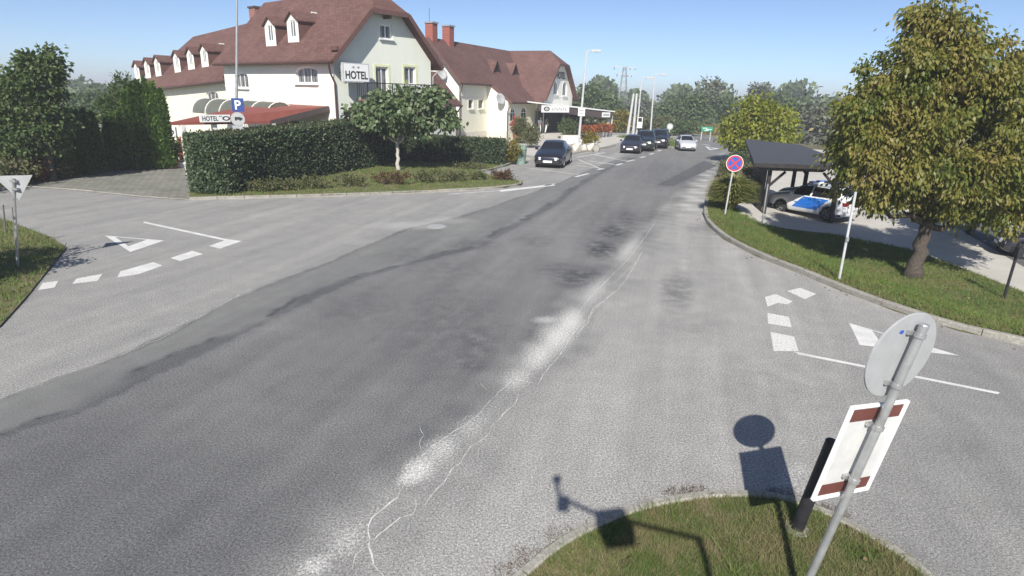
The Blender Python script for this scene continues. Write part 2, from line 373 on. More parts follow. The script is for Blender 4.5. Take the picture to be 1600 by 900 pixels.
def thing(name, label, cat, loc=(0, 0, 0), rz=0., group=None):
    o = bpy.data.objects.new(name, None); COL.objects.link(o); o.location = loc; o.rotation_euler = (0, 0, rz); o.empty_display_size = .2
    return tag(o, label, cat, group)
def struct(o): o['kind'] = 'structure'; return o
def stuff(o): o['kind'] = 'stuff'; return o
def copy_tree(o, parent=None):
    c = o.copy(); COL.objects.link(c); c.parent = parent
    for ch in list(o.children): copy_tree(ch, c)
    return c
def npmesh(name, verts, faces, mat, parent=None, smooth=False):
    """verts (N,3), faces (M,k) arrays"""
    me = bpy.data.meshes.new(name); n, k = faces.shape
    me.vertices.add(len(verts)); me.vertices.foreach_set('co', np.ascontiguousarray(verts, dtype=np.float32).ravel())
    me.loops.add(n * k); me.loops.foreach_set('vertex_index', np.ascontiguousarray(faces, dtype=np.int32).ravel())
    me.polygons.add(n); me.polygons.foreach_set('loop_start', np.arange(0, n * k, k, dtype=np.int32))
    if smooth: me.polygons.foreach_set('use_smooth', np.ones(n, dtype=bool))
    me.update(calc_edges=True); me.materials.append(MATS[mat])
    return link(name, me, parent)
def inside(x, y, poly):
    x = np.asarray(x); y = np.asarray(y); r = np.zeros(x.shape, bool); n = len(poly)
    for i in range(n):
        x0, y0 = poly[i]; x1, y1 = poly[(i + 1) % n]
        c = ((y0 > y) != (y1 > y)) & (x < (x1 - x0) * (y - y0) / ((y1 - y0) or 1e-12) + x0); r ^= c
    return r
def cdt_sheet(name, poly, mat, zf, step=.6, parent=None):
    """a polygon (x,y) filled with a grid of points, raised by zf(x,y)"""
    P = [Vector(p) for p in poly]; n = len(P)
    xs = np.array([p.x for p in P]); ys = np.array([p.y for p in P])
    gx, gy = np.meshgrid(np.arange(xs.min(), xs.max(), step), np.arange(ys.min(), ys.max(), step)); gx = gx.ravel(); gy = gy.ravel()
    m = inside(gx, gy, poly); d, _, _ = poly_dist(gx, gy, np.array(list(poly) + [poly[0]])); m &= d > step * .35
    pts = P + [Vector((a, b)) for a, b in zip(gx[m], gy[m])]
    r = geometry.delaunay_2d_cdt(pts, [(i, (i + 1) % n) for i in range(n)], [list(range(n))], 1, 1e-5)
    co = np.array([[p.x, p.y] for p in r[0]]); z = zf(co[:, 0], co[:, 1])
    mb = MB(); mb.v = [(a[0], a[1], float(b)) for a, b in zip(co, z)]; mb.f = [tuple(f) for f in r[2]]; mb.mi = [0] * len(mb.f)
    return obj(name, mb, mat, parent, smooth=True)
def text_mesh(name, body, height, parent, mat, origin, ex, ez, depth=.01, center=True, width=None, bold=0.):
    cu = bpy.data.curves.new(name, 'FONT'); cu.body = body; cu.size = 1.0; cu.extrude = .0; cu.offset = bold
    o = bpy.data.objects.new(name, cu); COL.objects.link(o)
    dg = bpy.context.evaluated_depsgraph_get(); me = bpy.data.meshes.new_from_object(o.evaluated_get(dg))
    bpy.data.objects.remove(o); bpy.data.curves.remove(cu)
    co = np.array([v.co[:] for v in me.vertices]); mn = co.min(0); mx = co.max(0)
    sz = height / (mx[1] - mn[1]); sx = (width / (mx[0] - mn[0])) if width else sz
    ex, ez = Vector(ex).normalized(), Vector(ez).normalized(); n = ex.cross(ez)
    org = Vector(origin)
    for v in me.vertices:
        x = (v.co.x - ((mn[0] + mx[0]) / 2 if center else mn[0])) * sx; y = (v.co.y - ((mn[1] + mx[1]) / 2 if center else mn[1])) * sz
        v.co = org + ex * x + ez * y + n * depth
    me.materials.clear(); me.materials.append(MATS[mat]); me.update(); me.name = name
    return link(name, me, parent)
def px_poly(pts, z=0.): return [G(x, y, z) for x, y in pts]
def dens(pl, step):
    """resample a polyline of vectors"""
    out = [pl[0]]
    for a, b in zip(pl[:-1], pl[1:]):
        k = max(1, int((b - a).length / step)); out += [a.lerp(b, (i + 1) / k) for i in range(k)]
    return out
def smooth_pl(pl, it=2):
    for _ in range(it):
        q = [pl[0]]
        for a, b in zip(pl[:-1], pl[1:]): q += [a.lerp(b, .25), a.lerp(b, .75)]
        q.append(pl[-1]); pl = q
    return pl

# ------------------------------------------------------------------ leaves
def norm(a): return a / np.maximum(np.linalg.norm(a, axis=1, keepdims=True), 1e-9)
def leaf_arrays(c, d, l, w, curl=.0):
    """c (N,3) base points, d (N,3) tip directions, lengths l, widths w -> diamond leaves"""
    n = len(c); r = rng.normal(size=(n, 3)); s = norm(np.cross(d, r)); l = np.broadcast_to(np.asarray(l, float), (n,))[:, None]; w = np.broadcast_to(np.asarray(w, float), (n,))[:, None]
    v = np.empty((n, 4, 3)); nn = np.cross(d, s)
    v[:, 0] = c; v[:, 1] = c + d * l * .45 + s * w * .5 + nn * w * curl; v[:, 2] = c + d * l; v[:, 3] = c + d * l * .45 - s * w * .5 + nn * w * curl
    return v.reshape(-1, 3), np.arange(4 * n).reshape(n, 4)
def join(parts):
    vs, fs, o = [], [], 0
    for v, f in parts: vs.append(v); fs.append(f + o); o += len(v)
    return np.concatenate(vs), np.concatenate(fs)
def clumps(blobs, n, shell=(.55, 1.0)):
    """clump centres in ellipsoids (cx,cy,cz,rx,ry,rz,weight)"""
    B = np.array(blobs, float); p = B[:, 6] / B[:, 6].sum(); k = rng.choice(len(B), n, p=p)
    d = norm(rng.normal(size=(n, 3))); r = rng.uniform(shell[0], shell[1], n)[:, None]
    return B[k, :3] + d * B[k, 3:6] * r, d
def crown(blobs, n_clump, per, clump_r, leaf, width, droop=.4, shell=(.55, 1.), flat=.75, spread=1.):
    c, d = clumps(blobs, n_clump, shell); cr = clump_r * rng.uniform(.6, 1.3, n_clump)
    k = np.repeat(np.arange(n_clump), per); m = len(k)
    off = rng.normal(size=(m, 3)) * np.array([1, 1, flat]) * .5; P = c[k] + off * cr[k][:, None]
    dr = norm(off * .7 + d[k] * .6 + rng.normal(size=(m, 3)) * .6 * spread + np.array([0, 0, -droop * 1.6]))
    sz = rng.uniform(.65, 1.3, m)
    return leaf_arrays(P, dr, leaf * sz, width * sz, .12)
def limb(p0, p1, r0, r1, n=6, wob=.06, sag=0.):
    p0, p1 = Vector(p0), Vector(p1); L = (p1 - p0).length; pts = []; rr = []
    for i in range(n + 1):
        t = i / n; q = p0.lerp(p1, t) + Vector(rng.normal(size=3)) * wob * L * (0 if i == 0 else 1) * .5 - V(0, 0, sag * L * math.sin(t * math.pi))
        pts.append(q); rr.append(r0 + (r1 - r0) * t)
    return pts, rr
def make_tree(name, label, loc, h, blobs, trunk_r, leaf_mat, n_clump, per, clump_r, leaf, width, bark='bark', trunk_h=None, limbs=7, droop=.4, shell=(.5, 1.), group=None, cat='tree', lean=(0, 0), flat=.75):
    """blobs are relative to the base"""
    t = thing(name, label, cat, loc, 0, group); B = np.array(blobs, float)
    th = trunk_h or h * .35; mb = MB(); top = V(lean[0], lean[1], th)
    pts, rr = limb((0, 0, -.05), top, trunk_r * 1.0, trunk_r * .72, 7, .03); rr[0] *= 1.45; rr[1] *= 1.12; mb.tube(pts, rr, 10)
    for i in range(limbs):
        b = B[i % len(B)]; tgt = V(*b[:3]) + Vector(rng.normal(size=3)) * .45 * min(b[3:6])
        a, r2 = limb(pts[-1] - V(0, 0, th * .12 * rng.random()), tgt, trunk_r * .5, trunk_r * .1, 6, .09); mb.tube(a, r2, 6)
        for _ in range(2):
            j = rng.integers(2, 5); e = a[j] + Vector(rng.normal(size=3)) * .5 * min(b[3:6]) + V(0, 0, .3)
            a2, r3 = limb(a[j], e, r2[j] * .6, trunk_r * .05, 4, .1); mb.tube(a2, r3, 5)
    obj('trunk', mb, bark, t, smooth=True)
    v, f = crown(blobs, n_clump, per, clump_r, leaf, width, droop, shell, flat); npmesh('crown', v, f, leaf_mat, t)
    return t
def blades(poly, n, zf, h, w, mat, name, mask=None, lean=.5, parent=None):
    P = np.array(poly); x = rng.uniform(P[:, 0].min(), P[:, 0].max(), n * 3); y = rng.uniform(P[:, 1].min(), P[:, 1].max(), n * 3)
    m = inside(x, y, poly)
    if mask is not None: m &= mask(x, y)
    x = x[m][:n]; y = y[m][:n]; k = len(x)
    a = rng.uniform(0, 2 * np.pi, k); hh = h * rng.uniform(.45, 1.3, k); ww = w * rng.uniform(.6, 1.3, k); la = rng.normal(size=(k, 2)) * lean * hh[:, None]
    z = zf(x, y); v = np.empty((k, 3, 3)); dx = np.cos(a) * ww / 2; dy = np.sin(a) * ww / 2
    v[:, 0] = np.stack([x - dx, y - dy, z - .01], 1); v[:, 1] = np.stack([x + dx, y + dy, z - .01], 1); v[:, 2] = np.stack([x + la[:, 0], y + la[:, 1], z + hh], 1)
    return stuff(npmesh(name, v.reshape(-1, 3), np.arange(3 * k).reshape(k, 3), mat, parent))
def shrub(name, label, loc, rx, ry, h, mat, n_clump=60, per=30, clump_r=.18, leaf=.07, width=.045, group=None, stems=5, cat='shrub', droop=.1, parent=None):
    t = thing(name, label, cat, loc, 0, group); mb = MB()
    for i in range(stems):
        a = 2 * math.pi * i / stems; mb.tube([(0.03 * math.cos(a), .03 * math.sin(a), -.03), (rx * .3 * math.cos(a), ry * .3 * math.sin(a), h * .4), (rx * .6 * math.cos(a), ry * .6 * math.sin(a), h * .75)], [.018, .012, .006], 5)
    obj('stem', mb, 'bark', t)
    v, f = crown([(0, 0, h * .55, rx, ry, h * .48, 1)], n_clump, per, clump_r, leaf, width, droop, (.3, 1.)); v[:, 2] = np.maximum(v[:, 2], .01)
    npmesh('foliage', v, f, mat, t); return t

# ------------------------------------------------------------------ the ground
# road surface as one sheet, fine near the camera, with tone and wear masks
xs = np.unique(np.concatenate([np.arange(-70, -18, 2.0), np.arange(-18, 17, .11), np.arange(17, 31, 1.0), np.arange(32, 60, 4.)]))
ys = np.unique(np.concatenate([np.arange(-6, 2.6, .8), np.arange(2.6, 30, .11), np.arange(30, 50, .33), np.arange(50, 90, 1.0)]))
X, Y = np.meshgrid(xs, ys); nx, ny = len(xs), len(ys)
def W2(pts): return np.array([[G(x, y).x, G(x, y).y] for x, y in pts])
wob = .10 * np.sin(X * 1.7 + Y * .9) + .07 * np.sin(X * 4.1 - Y * 3.3) + .05 * np.sin(Y * 7 + X * 5)
left_out = W2([(-500, 860), (-200, 715), (0, 622), (90, 588), (170, 562), (260, 525), (350, 474), (430, 440), (520, 408), (570, 383), (640, 357), (720, 338), (800, 312), (862, 290), (900, 274), (950, 254), (985, 242)])
left_in = W2([(-500, 950), (-200, 760), (0, 672), (60, 652), (120, 634), (210, 590), (310, 545), (420, 490), (500, 455), (560, 430), (640, 408), (740, 385), (800, 352), (860, 320), (900, 290), (950, 262), (990, 246)])
right_crack = W2([(300, 1100), (410, 970), (520, 868), (560, 820), (605, 775), (680, 700), (760, 640), (815, 590), (870, 520), (920, 462), (980, 392), (1030, 340), (1070, 300), (1105, 272), (1140, 240), (1165, 219)])
dO, sO, _ = poly_dist(X, Y, left_out); dI, sI, _ = poly_dist(X, Y, left_in); dR, sR, _ = poly_dist(X, Y, right_crack)
sd_out = np.where(sO > 0, dO, -dO); sd_in = np.where(sI > 0, dI, -dI); sd_r = np.where(sR > 0, dR, -dR)    # positive: left of the line
sm = lambda v, a, b: np.clip((v - a) / (b - a), 0, 1)
tone = np.maximum(sm(sd_out + wob * .4, -.04, .04) * .78, sm(-sd_r + wob * 2, -.9, .7) * .92)
band = sm(sd_in + wob, -.12, .18) * sm(-sd_out, -.02, .1)
main = sm(-sd_in, 0, .5) * sm(sd_r, 0, 1.)
tone = np.where(main > .5, np.maximum(tone, .22 + .12 * np.sin(sd_r * 1.2) ** 2 * 0), tone)
tone = np.clip(tone + .16 * sm(Y, 8, 17) * main, 0, 1)
def blobmask(items, soft=1.3):
    m = np.zeros(X.shape)
    for px, py, rx, ry, k in items:          # centre px, half sizes in pixels, strength
        c = G(px, py); ex = (G(px + rx, py) - c); ey = (G(px, py - ry) - c)
        A = np.array([[ex.x, ey.x], [ex.y, ey.y]]); I = np.linalg.inv(A)
        u = I[0, 0] * (X - c.x) + I[0, 1] * (Y - c.y); v = I[1, 0] * (X - c.x) + I[1, 1] * (Y - c.y)
        r = np.sqrt(u * u + v * v); m = np.maximum(m, k * np.clip(1 - (r / soft) ** 2, 0, 1))
    return m
tone = tone * (1 - .38 * blobmask([(1520, 720, 260, 220, 1), (1420, 880, 260, 140, 1), (1560, 560, 140, 70, .8)], 1.2)) - .14 * blobmask([(150, 840, 420, 190, 1), (60, 720, 200, 100, .7)], 1.2) * main  # darker right side; lower-left part is corner vignette put into the tone
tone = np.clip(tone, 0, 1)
dS, _, _ = poly_dist(X, Y, W2([(380, 985), (470, 905), (540, 850), (620, 762), (690, 700), (770, 635), (830, 575), (880, 520), (930, 455), (985, 385), (1030, 335), (1060, 300)]))
streak = .30 * np.exp(-(dS / .22) ** 2) + blobmask([(868, 522, 34, 28, .62), (888, 503, 28, 24, .62), (840, 552, 30, 22, .52), (805, 588, 30, 18, .35), (655, 733, 28, 20, .6), (640, 745, 18, 12, .65), (690, 700, 30, 22, .42), (740, 665, 30, 20, .25),
      (490, 885, 26, 16, .5), (540, 845, 34, 28, .25), (930, 455, 30, 28, .32), (985, 385, 22, 24, .3), (640, 352, 70, 8, .5), (700, 345, 50, 7, .45), (560, 378, 40, 6, .35), (1235, 760, 40, 40, .45), (1250, 735, 20, 14, .5),
      (1080, 345, 40, 12, .35), (1150, 395, 40, 6, .35), (60, 360, 20, 5, .3), (855, 500, 26, 7, .7)])
stain = blobmask([(940, 388, 24, 14, 1.2), (958, 362, 24, 12, 1.1), (905, 432, 40, 16, .95), (980, 340, 16, 12, .9), (870, 420, 30, 10, .6), (1058, 452, 26, 26, .62), (1080, 510, 50, 20, .25), (742, 535, 36, 34, .62), (738, 570, 26, 12, .7),
      (700, 500, 90, 60, .42), (560, 480, 90, 30, .36), (830, 375, 30, 10, .5), (700, 420, 60, 20, .35), (960, 345, 60, 30, .4), (1040, 270, 60, 16, .45), (1040, 285, 14, 6, .7), (1110, 260, 30, 10, .45), (1110, 355, 36, 9, .5), (650, 400, 60, 12, .4), (740, 382, 40, 8, .5), (1230, 600, 140, 50, .18), (1500, 700, 60, 20, .2)])
dash = .5 + .5 * np.sin(np.cumsum(np.ones_like(X), 0) * 0 + (X * .9 + Y * 2.1)) 
tarline = np.exp(-((sd_in - .05 + wob * .9) / .06) ** 2) * np.where(dash > .45, 1.2, .12)
stain = np.maximum(stain, tarline)
side = edge_side(X, Y)
shd = np.exp(-((side + .55) / .75) ** 2) * sm(Y, 20, 24) * (1 - sm(Y, 52, 60)) * (side < .6)
streak = np.maximum(streak, shd * (.42 + .16 * np.sin(X * 3.1 + Y * 1.7) + .12 * np.sin(Y * 5.3)))
ii = np.arange(nx * ny).reshape(ny, nx); F = np.stack([ii[:-1, :-1], ii[:-1, 1:], ii[1:, 1:], ii[1:, :-1]], -1).reshape(-1, 4)
cen = (side[:-1, :-1] + side[1:, 1:]) / 2; F = F[(cen.ravel() < .55)]
road = struct(npmesh('road', np.stack([X, Y, np.zeros_like(X)], -1).reshape(-1, 3), F, 'asphalt'))
for nm, arr in (('tone', tone), ('streak', streak), ('stain', np.clip(stain, 0, 1.2)), ('band', band)):
    a = road.data.attributes.new(nm, 'FLOAT', 'POINT'); a.data.foreach_set('value', np.ascontiguousarray(arr, dtype=np.float32).ravel())

# the land beyond, to the horizon
gx = np.unique(np.concatenate([[-1800, -700, -300, -150], np.arange(-90, 90, 4.), np.arange(4, 40, 1.), [150, 300, 700, 1800]])); gy = np.unique(np.concatenate([[-400, -100, -30], np.arange(-10, 140, 4.), np.arange(4, 60, 1.), [200, 400, 900, 2600]]))
GX, GY = np.meshgrid(gx, gy); GZ = np.minimum(-.05, terr(GX, GY) - .09)
ii = np.arange(GX.size).reshape(GX.shape); Fg = np.stack([ii[:-1, :-1], ii[:-1, 1:], ii[1:, 1:], ii[1:, :-1]], -1).reshape(-1, 4)
ground = struct(npmesh('ground', np.stack([GX, GY, GZ], -1).reshape(-1, 3), Fg, 'field', smooth=True))

def mark(name, pts, mat='road_paint', z=.004, hole=None):
    P = [G(x, y) for x, y in pts]; mb = MB()
    if hole:
        H = [G(x, y) for x, y in hole]; n = len(P)
        for i in range(n): mb.add([(*P[i].xy, z), (*P[(i + 1) % n].xy, z), (*H[(i + 1) % n].xy, z), (*H[i].xy, z)], [(0, 1, 2, 3)])
    else: mb.sheet([(p.x, p.y, z) for p in P])
    o = obj(name, mb, mat, road, recalc=False)
    for p in o.data.polygons:
        if p.normal.z < 0: p.flip()
    return o
def mline(name, a, b, w, mat='road_paint', z=.004):
    A, B = G(*a), G(*b); d = (B - A).normalized(); s = V(-d.y, d.x, 0) * w / 2; mb = MB(); mb.sheet([(*(A + s).xy, z), (*(A - s).xy, z), (*(B - s).xy, z), (*(B + s).xy, z)])
    o = obj(name, mb, mat, road, recalc=False)
    for p in o.data.polygons:
        if p.normal.z < 0: p.flip()
q = lambda L, x0, y0, s: [(x0 + a / s, y0 + b / s) for a, b in L]
zl = lambda L: q(L, 0, 240, 3.215); zr = lambda L: q(L, 1200, 470, 2.0925); zc = lambda L: q(L, 820, 205, 11.25); z4 = lambda L: q(L, 800, 90, 4.444)
mark('give_way_triangle', zl([(527, 412), (825, 437), (655, 495)]), hole=zl([(580, 419), (738, 433), (645, 466)]))
mark('lane_line', zl([(715, 343), (730, 343), (1140, 430), (1215, 440), (1105, 478), (1050, 465), (1128, 437), (735, 352)]))
for P in ([(857, 525), (965, 489), (1020, 505), (905, 540)], [(590, 622), (605, 592), (690, 568), (770, 546), (817, 563), (700, 605), (640, 615)], [(363, 655), (385, 628), (515, 605), (490, 640)], [(190, 687), (215, 650), (293, 640), (275, 673)]):
    mark('stop_dash', zl(P), 'road_paint' if P[0][0] > 500 else 'road_paint_worn')
for P in ([(8, 102), (85, 118), (100, 165), (18, 165)], [(-2, 40), (68, 53), (78, 88), (0, 75)], [(-10, -12), (25, -22), (80, 2), (65, 12), (30, 8), (-2, 20)], [(62, -32), (105, -42), (158, -22), (120, -5)]):
    mark('stop_dash', zr(P), 'road_paint_worn')
mark('give_way_triangle', zr([(265, 73), (628, 180), (300, 145)]), hole=zr([(340, 97), (540, 162), (372, 143)]))
mark('lane_line', zr([(85, 166), (758, 300), (752, 306), (100, 176)]))
mline('edge_line', (700, 303.5), (780, 298), .10); mark('edge_line', [(780, 297), (862, 288), (868, 290), (782, 300)])
for a, b, w in (((0, 640), (960, 765), .10), ((890, 803), (1120, 745), .22), ((915, 462), (1410, 375), .16), ((920, 490), (1330, 660), .12), ((1280, 678), (1385, 658), .24), ((920, 600), (1270, 650), .10), ((920, 572), (1560, 570), .09), ((1230, 410), (1575, 480), .10), ((920, 495), (1560, 575), .09)):
    mline('parking_line', *zc([a, b]), w)
for a, b, w in (((560, 672), (800, 720), .10), ((795, 722), (850, 710), .22), ((720, 748), (765, 735), .24), ((450, 705), (725, 746), .10), ((890, 695), (925, 687), .22), ((955, 673), (985, 664), .22), ((1012, 650), (1035, 643), .22), ((230, 889), (300, 877), .16)):
    mline('parking_line', *z4([a, b]), w)
mark('give_way_triangle', z4([(1340, 616), (1445, 632), (1372, 642)]), hole=z4([(1362, 622), (1415, 630), (1377, 635)])); mline('lane_line', *z4([(1320, 600), (1372, 610)]), .2)

# pale filled cracks and the dark joint along the road
def ribbon(name, pts, w, mat, jit=2.0, z=.003):
    P = [G(x, y) for x, y in pts]; P = dens(P, .10); n = len(P); L = []; R = []
    for i, p in enumerate(P):
        d = (P[min(i + 1, n - 1)] - P[max(i - 1, 0)]).normalized(); s = V(-d.y, d.x, 0)
        p = p + s * float(rng.normal()) * w * .55 * jit; ww = w * .68 * rng.uniform(.25, 1.2) * (.3 if i in (0, n - 1) else 1)
        L.append((p.x + s.x * ww / 2, p.y + s.y * ww / 2, z)); R.append((p.x - s.x * ww / 2, p.y - s.y * ww / 2, z))
    mb = MB(); mb.add(L + R, [(i, n + i, n + i + 1, i + 1) for i in range(n - 1)]); o = obj(name, mb, mat, road, recalc=False)
    for p in o.data.polygons:
        if p.normal.z < 0: p.flip()
zz = lambda L: q(L, 420, 480, 2.143); zf8 = lambda L: q(L, 560, 270, 2.5)
for L, w in (([(385, 900), (350, 865), (335, 800), (335, 730), (345, 705), (400, 650), (430, 628)], .026), ([(335, 800), (390, 735), (440, 705), (480, 690), (494, 665), (490, 645), (440, 625)], .020), ([(520, 665), (545, 630), (600, 565), (640, 520), (680, 465), (725, 435), (770, 370), (830, 320), (835, 290)], .018),
             ([(430, 628), (450, 600), (510, 495), (600, 430), (690, 370), (770, 285), (820, 240)], .013), ([(820, 240), (900, 258), (925, 215), (960, 180), (1020, 90), (1080, 20), (1140, -40)], .018), ([(510, 495), (503, 460), (517, 430), (505, 395)], .012), ([(740, 285), (705, 255)], .010), ([(275, 880), (290, 830), (335, 800)], .010)):
    ribbon('crack', zz(L), w, 'crack_filler', 1.2)
for L, w in (([(850, 640), (905, 570), (915, 530), (1010, 460), (1050, 410), (1090, 340), (1110, 305)], .02), ([(850, 560), (900, 490), (960, 430), (1060, 330), (1120, 250), (1160, 190)], .018), ([(960, 440), (1000, 430), (1040, 390), (1090, 345)], .013)):
    ribbon('crack', zf8(L), w, 'crack_filler', 1.2)
ribbon('crack', [(-60, 650), (0, 622), (90, 588), (170, 562), (260, 525), (350, 474), (395, 449)], .016, 'crack_filler', 1.6)
pt = [G(*p) for p in ((1026, 289), (1052, 291), (1120, 259), (1100, 251))]; mb = MB(); mb.sheet([(p.x, p.y, .002) for p in pt]); obj('patch', mb, 'asphalt', road)
# manhole in the band
c = G(682, 354); mh = thing('manhole_cover', 'round iron manhole cover set in the left edge of the main road', 'manhole', (c.x, c.y, 0))
mb = MB(); mb.lathe([(.0, 0), (.36, 0.0), (.36, .012), (0, .012)], n=24); obj('frame', mb, 'kerb_concrete', mh)
mb = MB(); mb.lathe([(.0, .0125), (.29, .0125), (.28, .018), (0, .018)], n=24)
obj('lid', mb, 'sign_grey', mh)

# kerbs: single stones set along a line
def kerb(name, pts, label=None, w=.15, h=.12, stone=1.0, side=1, zf=None, it=2):
    k = struct(link(name, None)); P = smooth_pl([Vector((p[0], p[1], 0)) for p in pts], it); P = dens(P, .12)
    L = [0.]
    for a, b in zip(P[:-1], P[1:]): L.append(L[-1] + (b - a).length)
    n = max(1, round(L[-1] / stone)); j = 0
    for s in range(n):
        a, b = L[-1] * s / n + .009, L[-1] * (s + 1) / n - .009; seg = []
        for t in np.linspace(a, b, 4):
            i = min(max(np.searchsorted(L, t) - 1, 0), len(P) - 2); f = (t - L[i]) / max(L[i + 1] - L[i], 1e-6); seg.append(P[i].lerp(P[i + 1], f))
        mb = MB(); vs = []; dh = rng.normal() * .005
        for i, p in enumerate(seg):
            d = (seg[min(i + 1, 3)] - seg[max(i - 1, 0)]).normalized(); nn = V(-d.y, d.x, 0) * side
            for o, z in ((0, -.05), (.004, h - .02 + dh), (.022, h + dh), (w - .015, h + dh), (w, h - .015 + dh), (w, -.05)): vs.append(p + nn * o + V(0, 0, z))
        fs = [(i * 6 + j, i * 6 + j + 1, (i + 1) * 6 + j + 1, (i + 1) * 6 + j) for i in range(3) for j in range(5)] + [tuple(range(6)), tuple(18 + j for j in reversed(range(6)))]
        mb.add(vs, fs); obj('kerb_stone', mb, 'kerb_concrete', k)
    return k
xy = lambda L: [(G(a, b).x, G(a, b).y) for a, b in L]
# near island (bottom right)
NEAR = xy([(700, 990), (770, 925), (815, 893), (850, 862), (890, 836), (940, 812), (1000, 791), (1075, 776), (1140, 771), (1200, 773), (1255, 786), (1310, 808), (1365, 838), (1420, 872), (1460, 905), (1520, 970)])
kerb('kerb', NEAR, side=-1, stone=.9, w=.11, h=.07)
nearpoly = [(p[0], p[1]) for p in smooth_pl([V(*p, 0) for p in NEAR], 2)] + [(3.4, 1.2), (.0, 1.0)]
flat = lambda z: (lambda x, y: np.full(np.shape(x), z))
lawn_n = struct(cdt_sheet('lawn', nearpoly, 'lawn_soil', lambda x, y: .045 + .012 * np.sin(x * 5) * np.sin(y * 4), .3))
nd = np.array(NEAR)
ZN = lambda x, y: .045 + .012 * np.sin(x * 5) * np.sin(y * 4)
blades(nearpoly, 60000, ZN, .062, .0075, 'grass_near', 'grass', mask=lambda x, y: (poly_dist(x, y, nd)[0] > .10 + .05 * rng.random(x.shape)) & (y > 2.9), lean=.75)
blades(nearpoly, 1500, ZN, .14, .010, 'grass_lawn', 'grass', mask=lambda x, y: (poly_dist(x, y, nd)[0] > .08) & (y > 2.9) & (np.sin(x * 4.3 + 1) * np.sin(y * 3.7) > .2), lean=.7)
# dry tufts creeping over the kerb
for a, b in ((800, 892), (830, 868), (1060, 772), (1090, 769), (880, 836), (1225, 772), (1300, 800)):
    c = G(a, b); blades([(c.x - .16, c.y - .10), (c.x + .16, c.y - .10), (c.x + .16, c.y + .10), (c.x - .16, c.y + .10)], 260, flat(.0), .035, .006, 'leaf_red', 'dry_grass', lean=1.2)
# dark joint in front of the near kerb
P = smooth_pl([V(*p, 0) for p in NEAR], 2); mb = MB()
mb.add([(p.x, p.y, .003) for p in P] + [(p.x - .0, p.y + .022, .003) for p in P], [(i, i + 1, len(P) + i + 1, len(P) + i) for i in range(len(P) - 1)])
obj('joint', mb, 'joint_dark', road)

# centre-left island with the hedges
ISL_F = xy([(296, 313), (330, 312), (400, 310.5), (520, 307.5), (640, 303), (740, 298), (790, 294.5), (815, 290), (817, 286), (800, 281), (770, 276), (750, 271)])
ISL_B = xy([(748, 270), (770, 266), (795, 259), (812, 250)])
kerb('kerb', ISL_F, side=1, stone=1.0); kerb('kerb', ISL_B, side=1, stone=1.0)
islpoly = ISL_F + ISL_B + xy([(805, 238), (740, 236), (660, 232), (560, 240), (470, 252), (360, 268), (300, 285)])
struct(cdt_sheet('lawn', islpoly, 'lawn_soil', flat(.09), .8))
blades(islpoly, 42000, flat(.09), .10, .028, 'grass_lawn', 'grass', lean=.5)

# right island, falling to the yard
RK = [tuple(p) for p in EDGE[1:12]]
kerb('kerb', RK, side=-1, stone=1.0, h=.13, it=1)
YB = [Gt(*p) for p in ((1905, 560), (1700, 492), (1600, 457), (1500, 418), (1420, 390), (1300, 366), (1215, 356), (1188, 350), (1150, 326), (1140, 300))]
rpoly = [tuple(p) for p in EDGE[0:12]] + [tuple(p) for p in W2([(1112, 312)])] + [(p.x, p.y) for p in reversed(YB)]
struct(cdt_sheet('lawn', rpoly, 'lawn_soil', lambda x, y: terr(x, y) + .012, .5))
blades(rpoly, 70000, lambda x, y: terr(x, y) + .012, .085, .016, 'grass_lawn', 'grass', mask=lambda x, y: edge_side(x, y) > .16, lean=.6)
blades(rpoly, 9000, lambda x, y: terr(x, y) + .012, .09, .016, 'grass_dry', 'dry_grass', mask=lambda x, y: (edge_side(x, y) > .14) & (edge_side(x, y) < .5 + .6 * rng.random(x.shape)), lean=.8)
yard = [(p.x, p.y) for p in YB] + [(p.x, p.y) for p in (Gt(1172, 285), Gt(1180, 250), Gt(1205, 229))] + [(34, 66), (60, 50), (60, 8), (30, 4)]
struct(cdt_sheet('yard', yard, 'yard_concrete', lambda x, y: terr(x, y) + .004, 1.0))
# gravel shoulder along the right edge of the main road
shp = xy([(1040, 350), (1052, 325), (1075, 300), (1100, 268), (1118, 248), (1140, 226), (1152, 229), (1139, 244), (1125, 266), (1112, 289), (1102, 313), (1098, 336), (1104, 352), (1075, 352)])
#struct(cdt_sheet('shoulder', shp, 'gravel', lambda x, y: .004 + np.maximum(0, terr(x, y)) * .3, .5))
# verge strip between road and carport
vg = [tuple(p) for p in EDGE[11:17]] + [(G(1200, 232).x, G(1200, 232).y), (11.2, 30.0), (Gt(1150, 320).x, Gt(1150, 320).y)]
struct(cdt_sheet('verge', vg, 'lawn_soil', lambda x, y: terr(x, y) + .016, .6))
blades(vg, 9000, lambda x, y: terr(x, y) + .016, .14, .03, 'grass_dry', 'grass', lean=.6)
# left verge
# dark lane along the far side of the yard
lane = [Gt(*p) for p in ((1470, 340), (1520, 371), (1570, 400), (1640, 440), (1760, 500), (1800, 450), (1640, 385), (1560, 352), (1500, 332))]
struct(cdt_sheet('lane', [(p.x, p.y) for p in lane], 'asphalt', lambda x, y: terr(x, y) + .010, 1.0))
LV = xy([(-420, 720), (-120, 580), (0, 512), (38, 470), (62, 440), (88, 408), (104, 388), (80, 372), (48, 360), (10, 345), (-60, 335), (-300, 330)])
struct(cdt_sheet('verge', LV, 'lawn_soil', flat(.03), .6)); blades(LV, 16000, flat(.03), .11, .022, 'grass_lawn', 'grass', lean=.6)
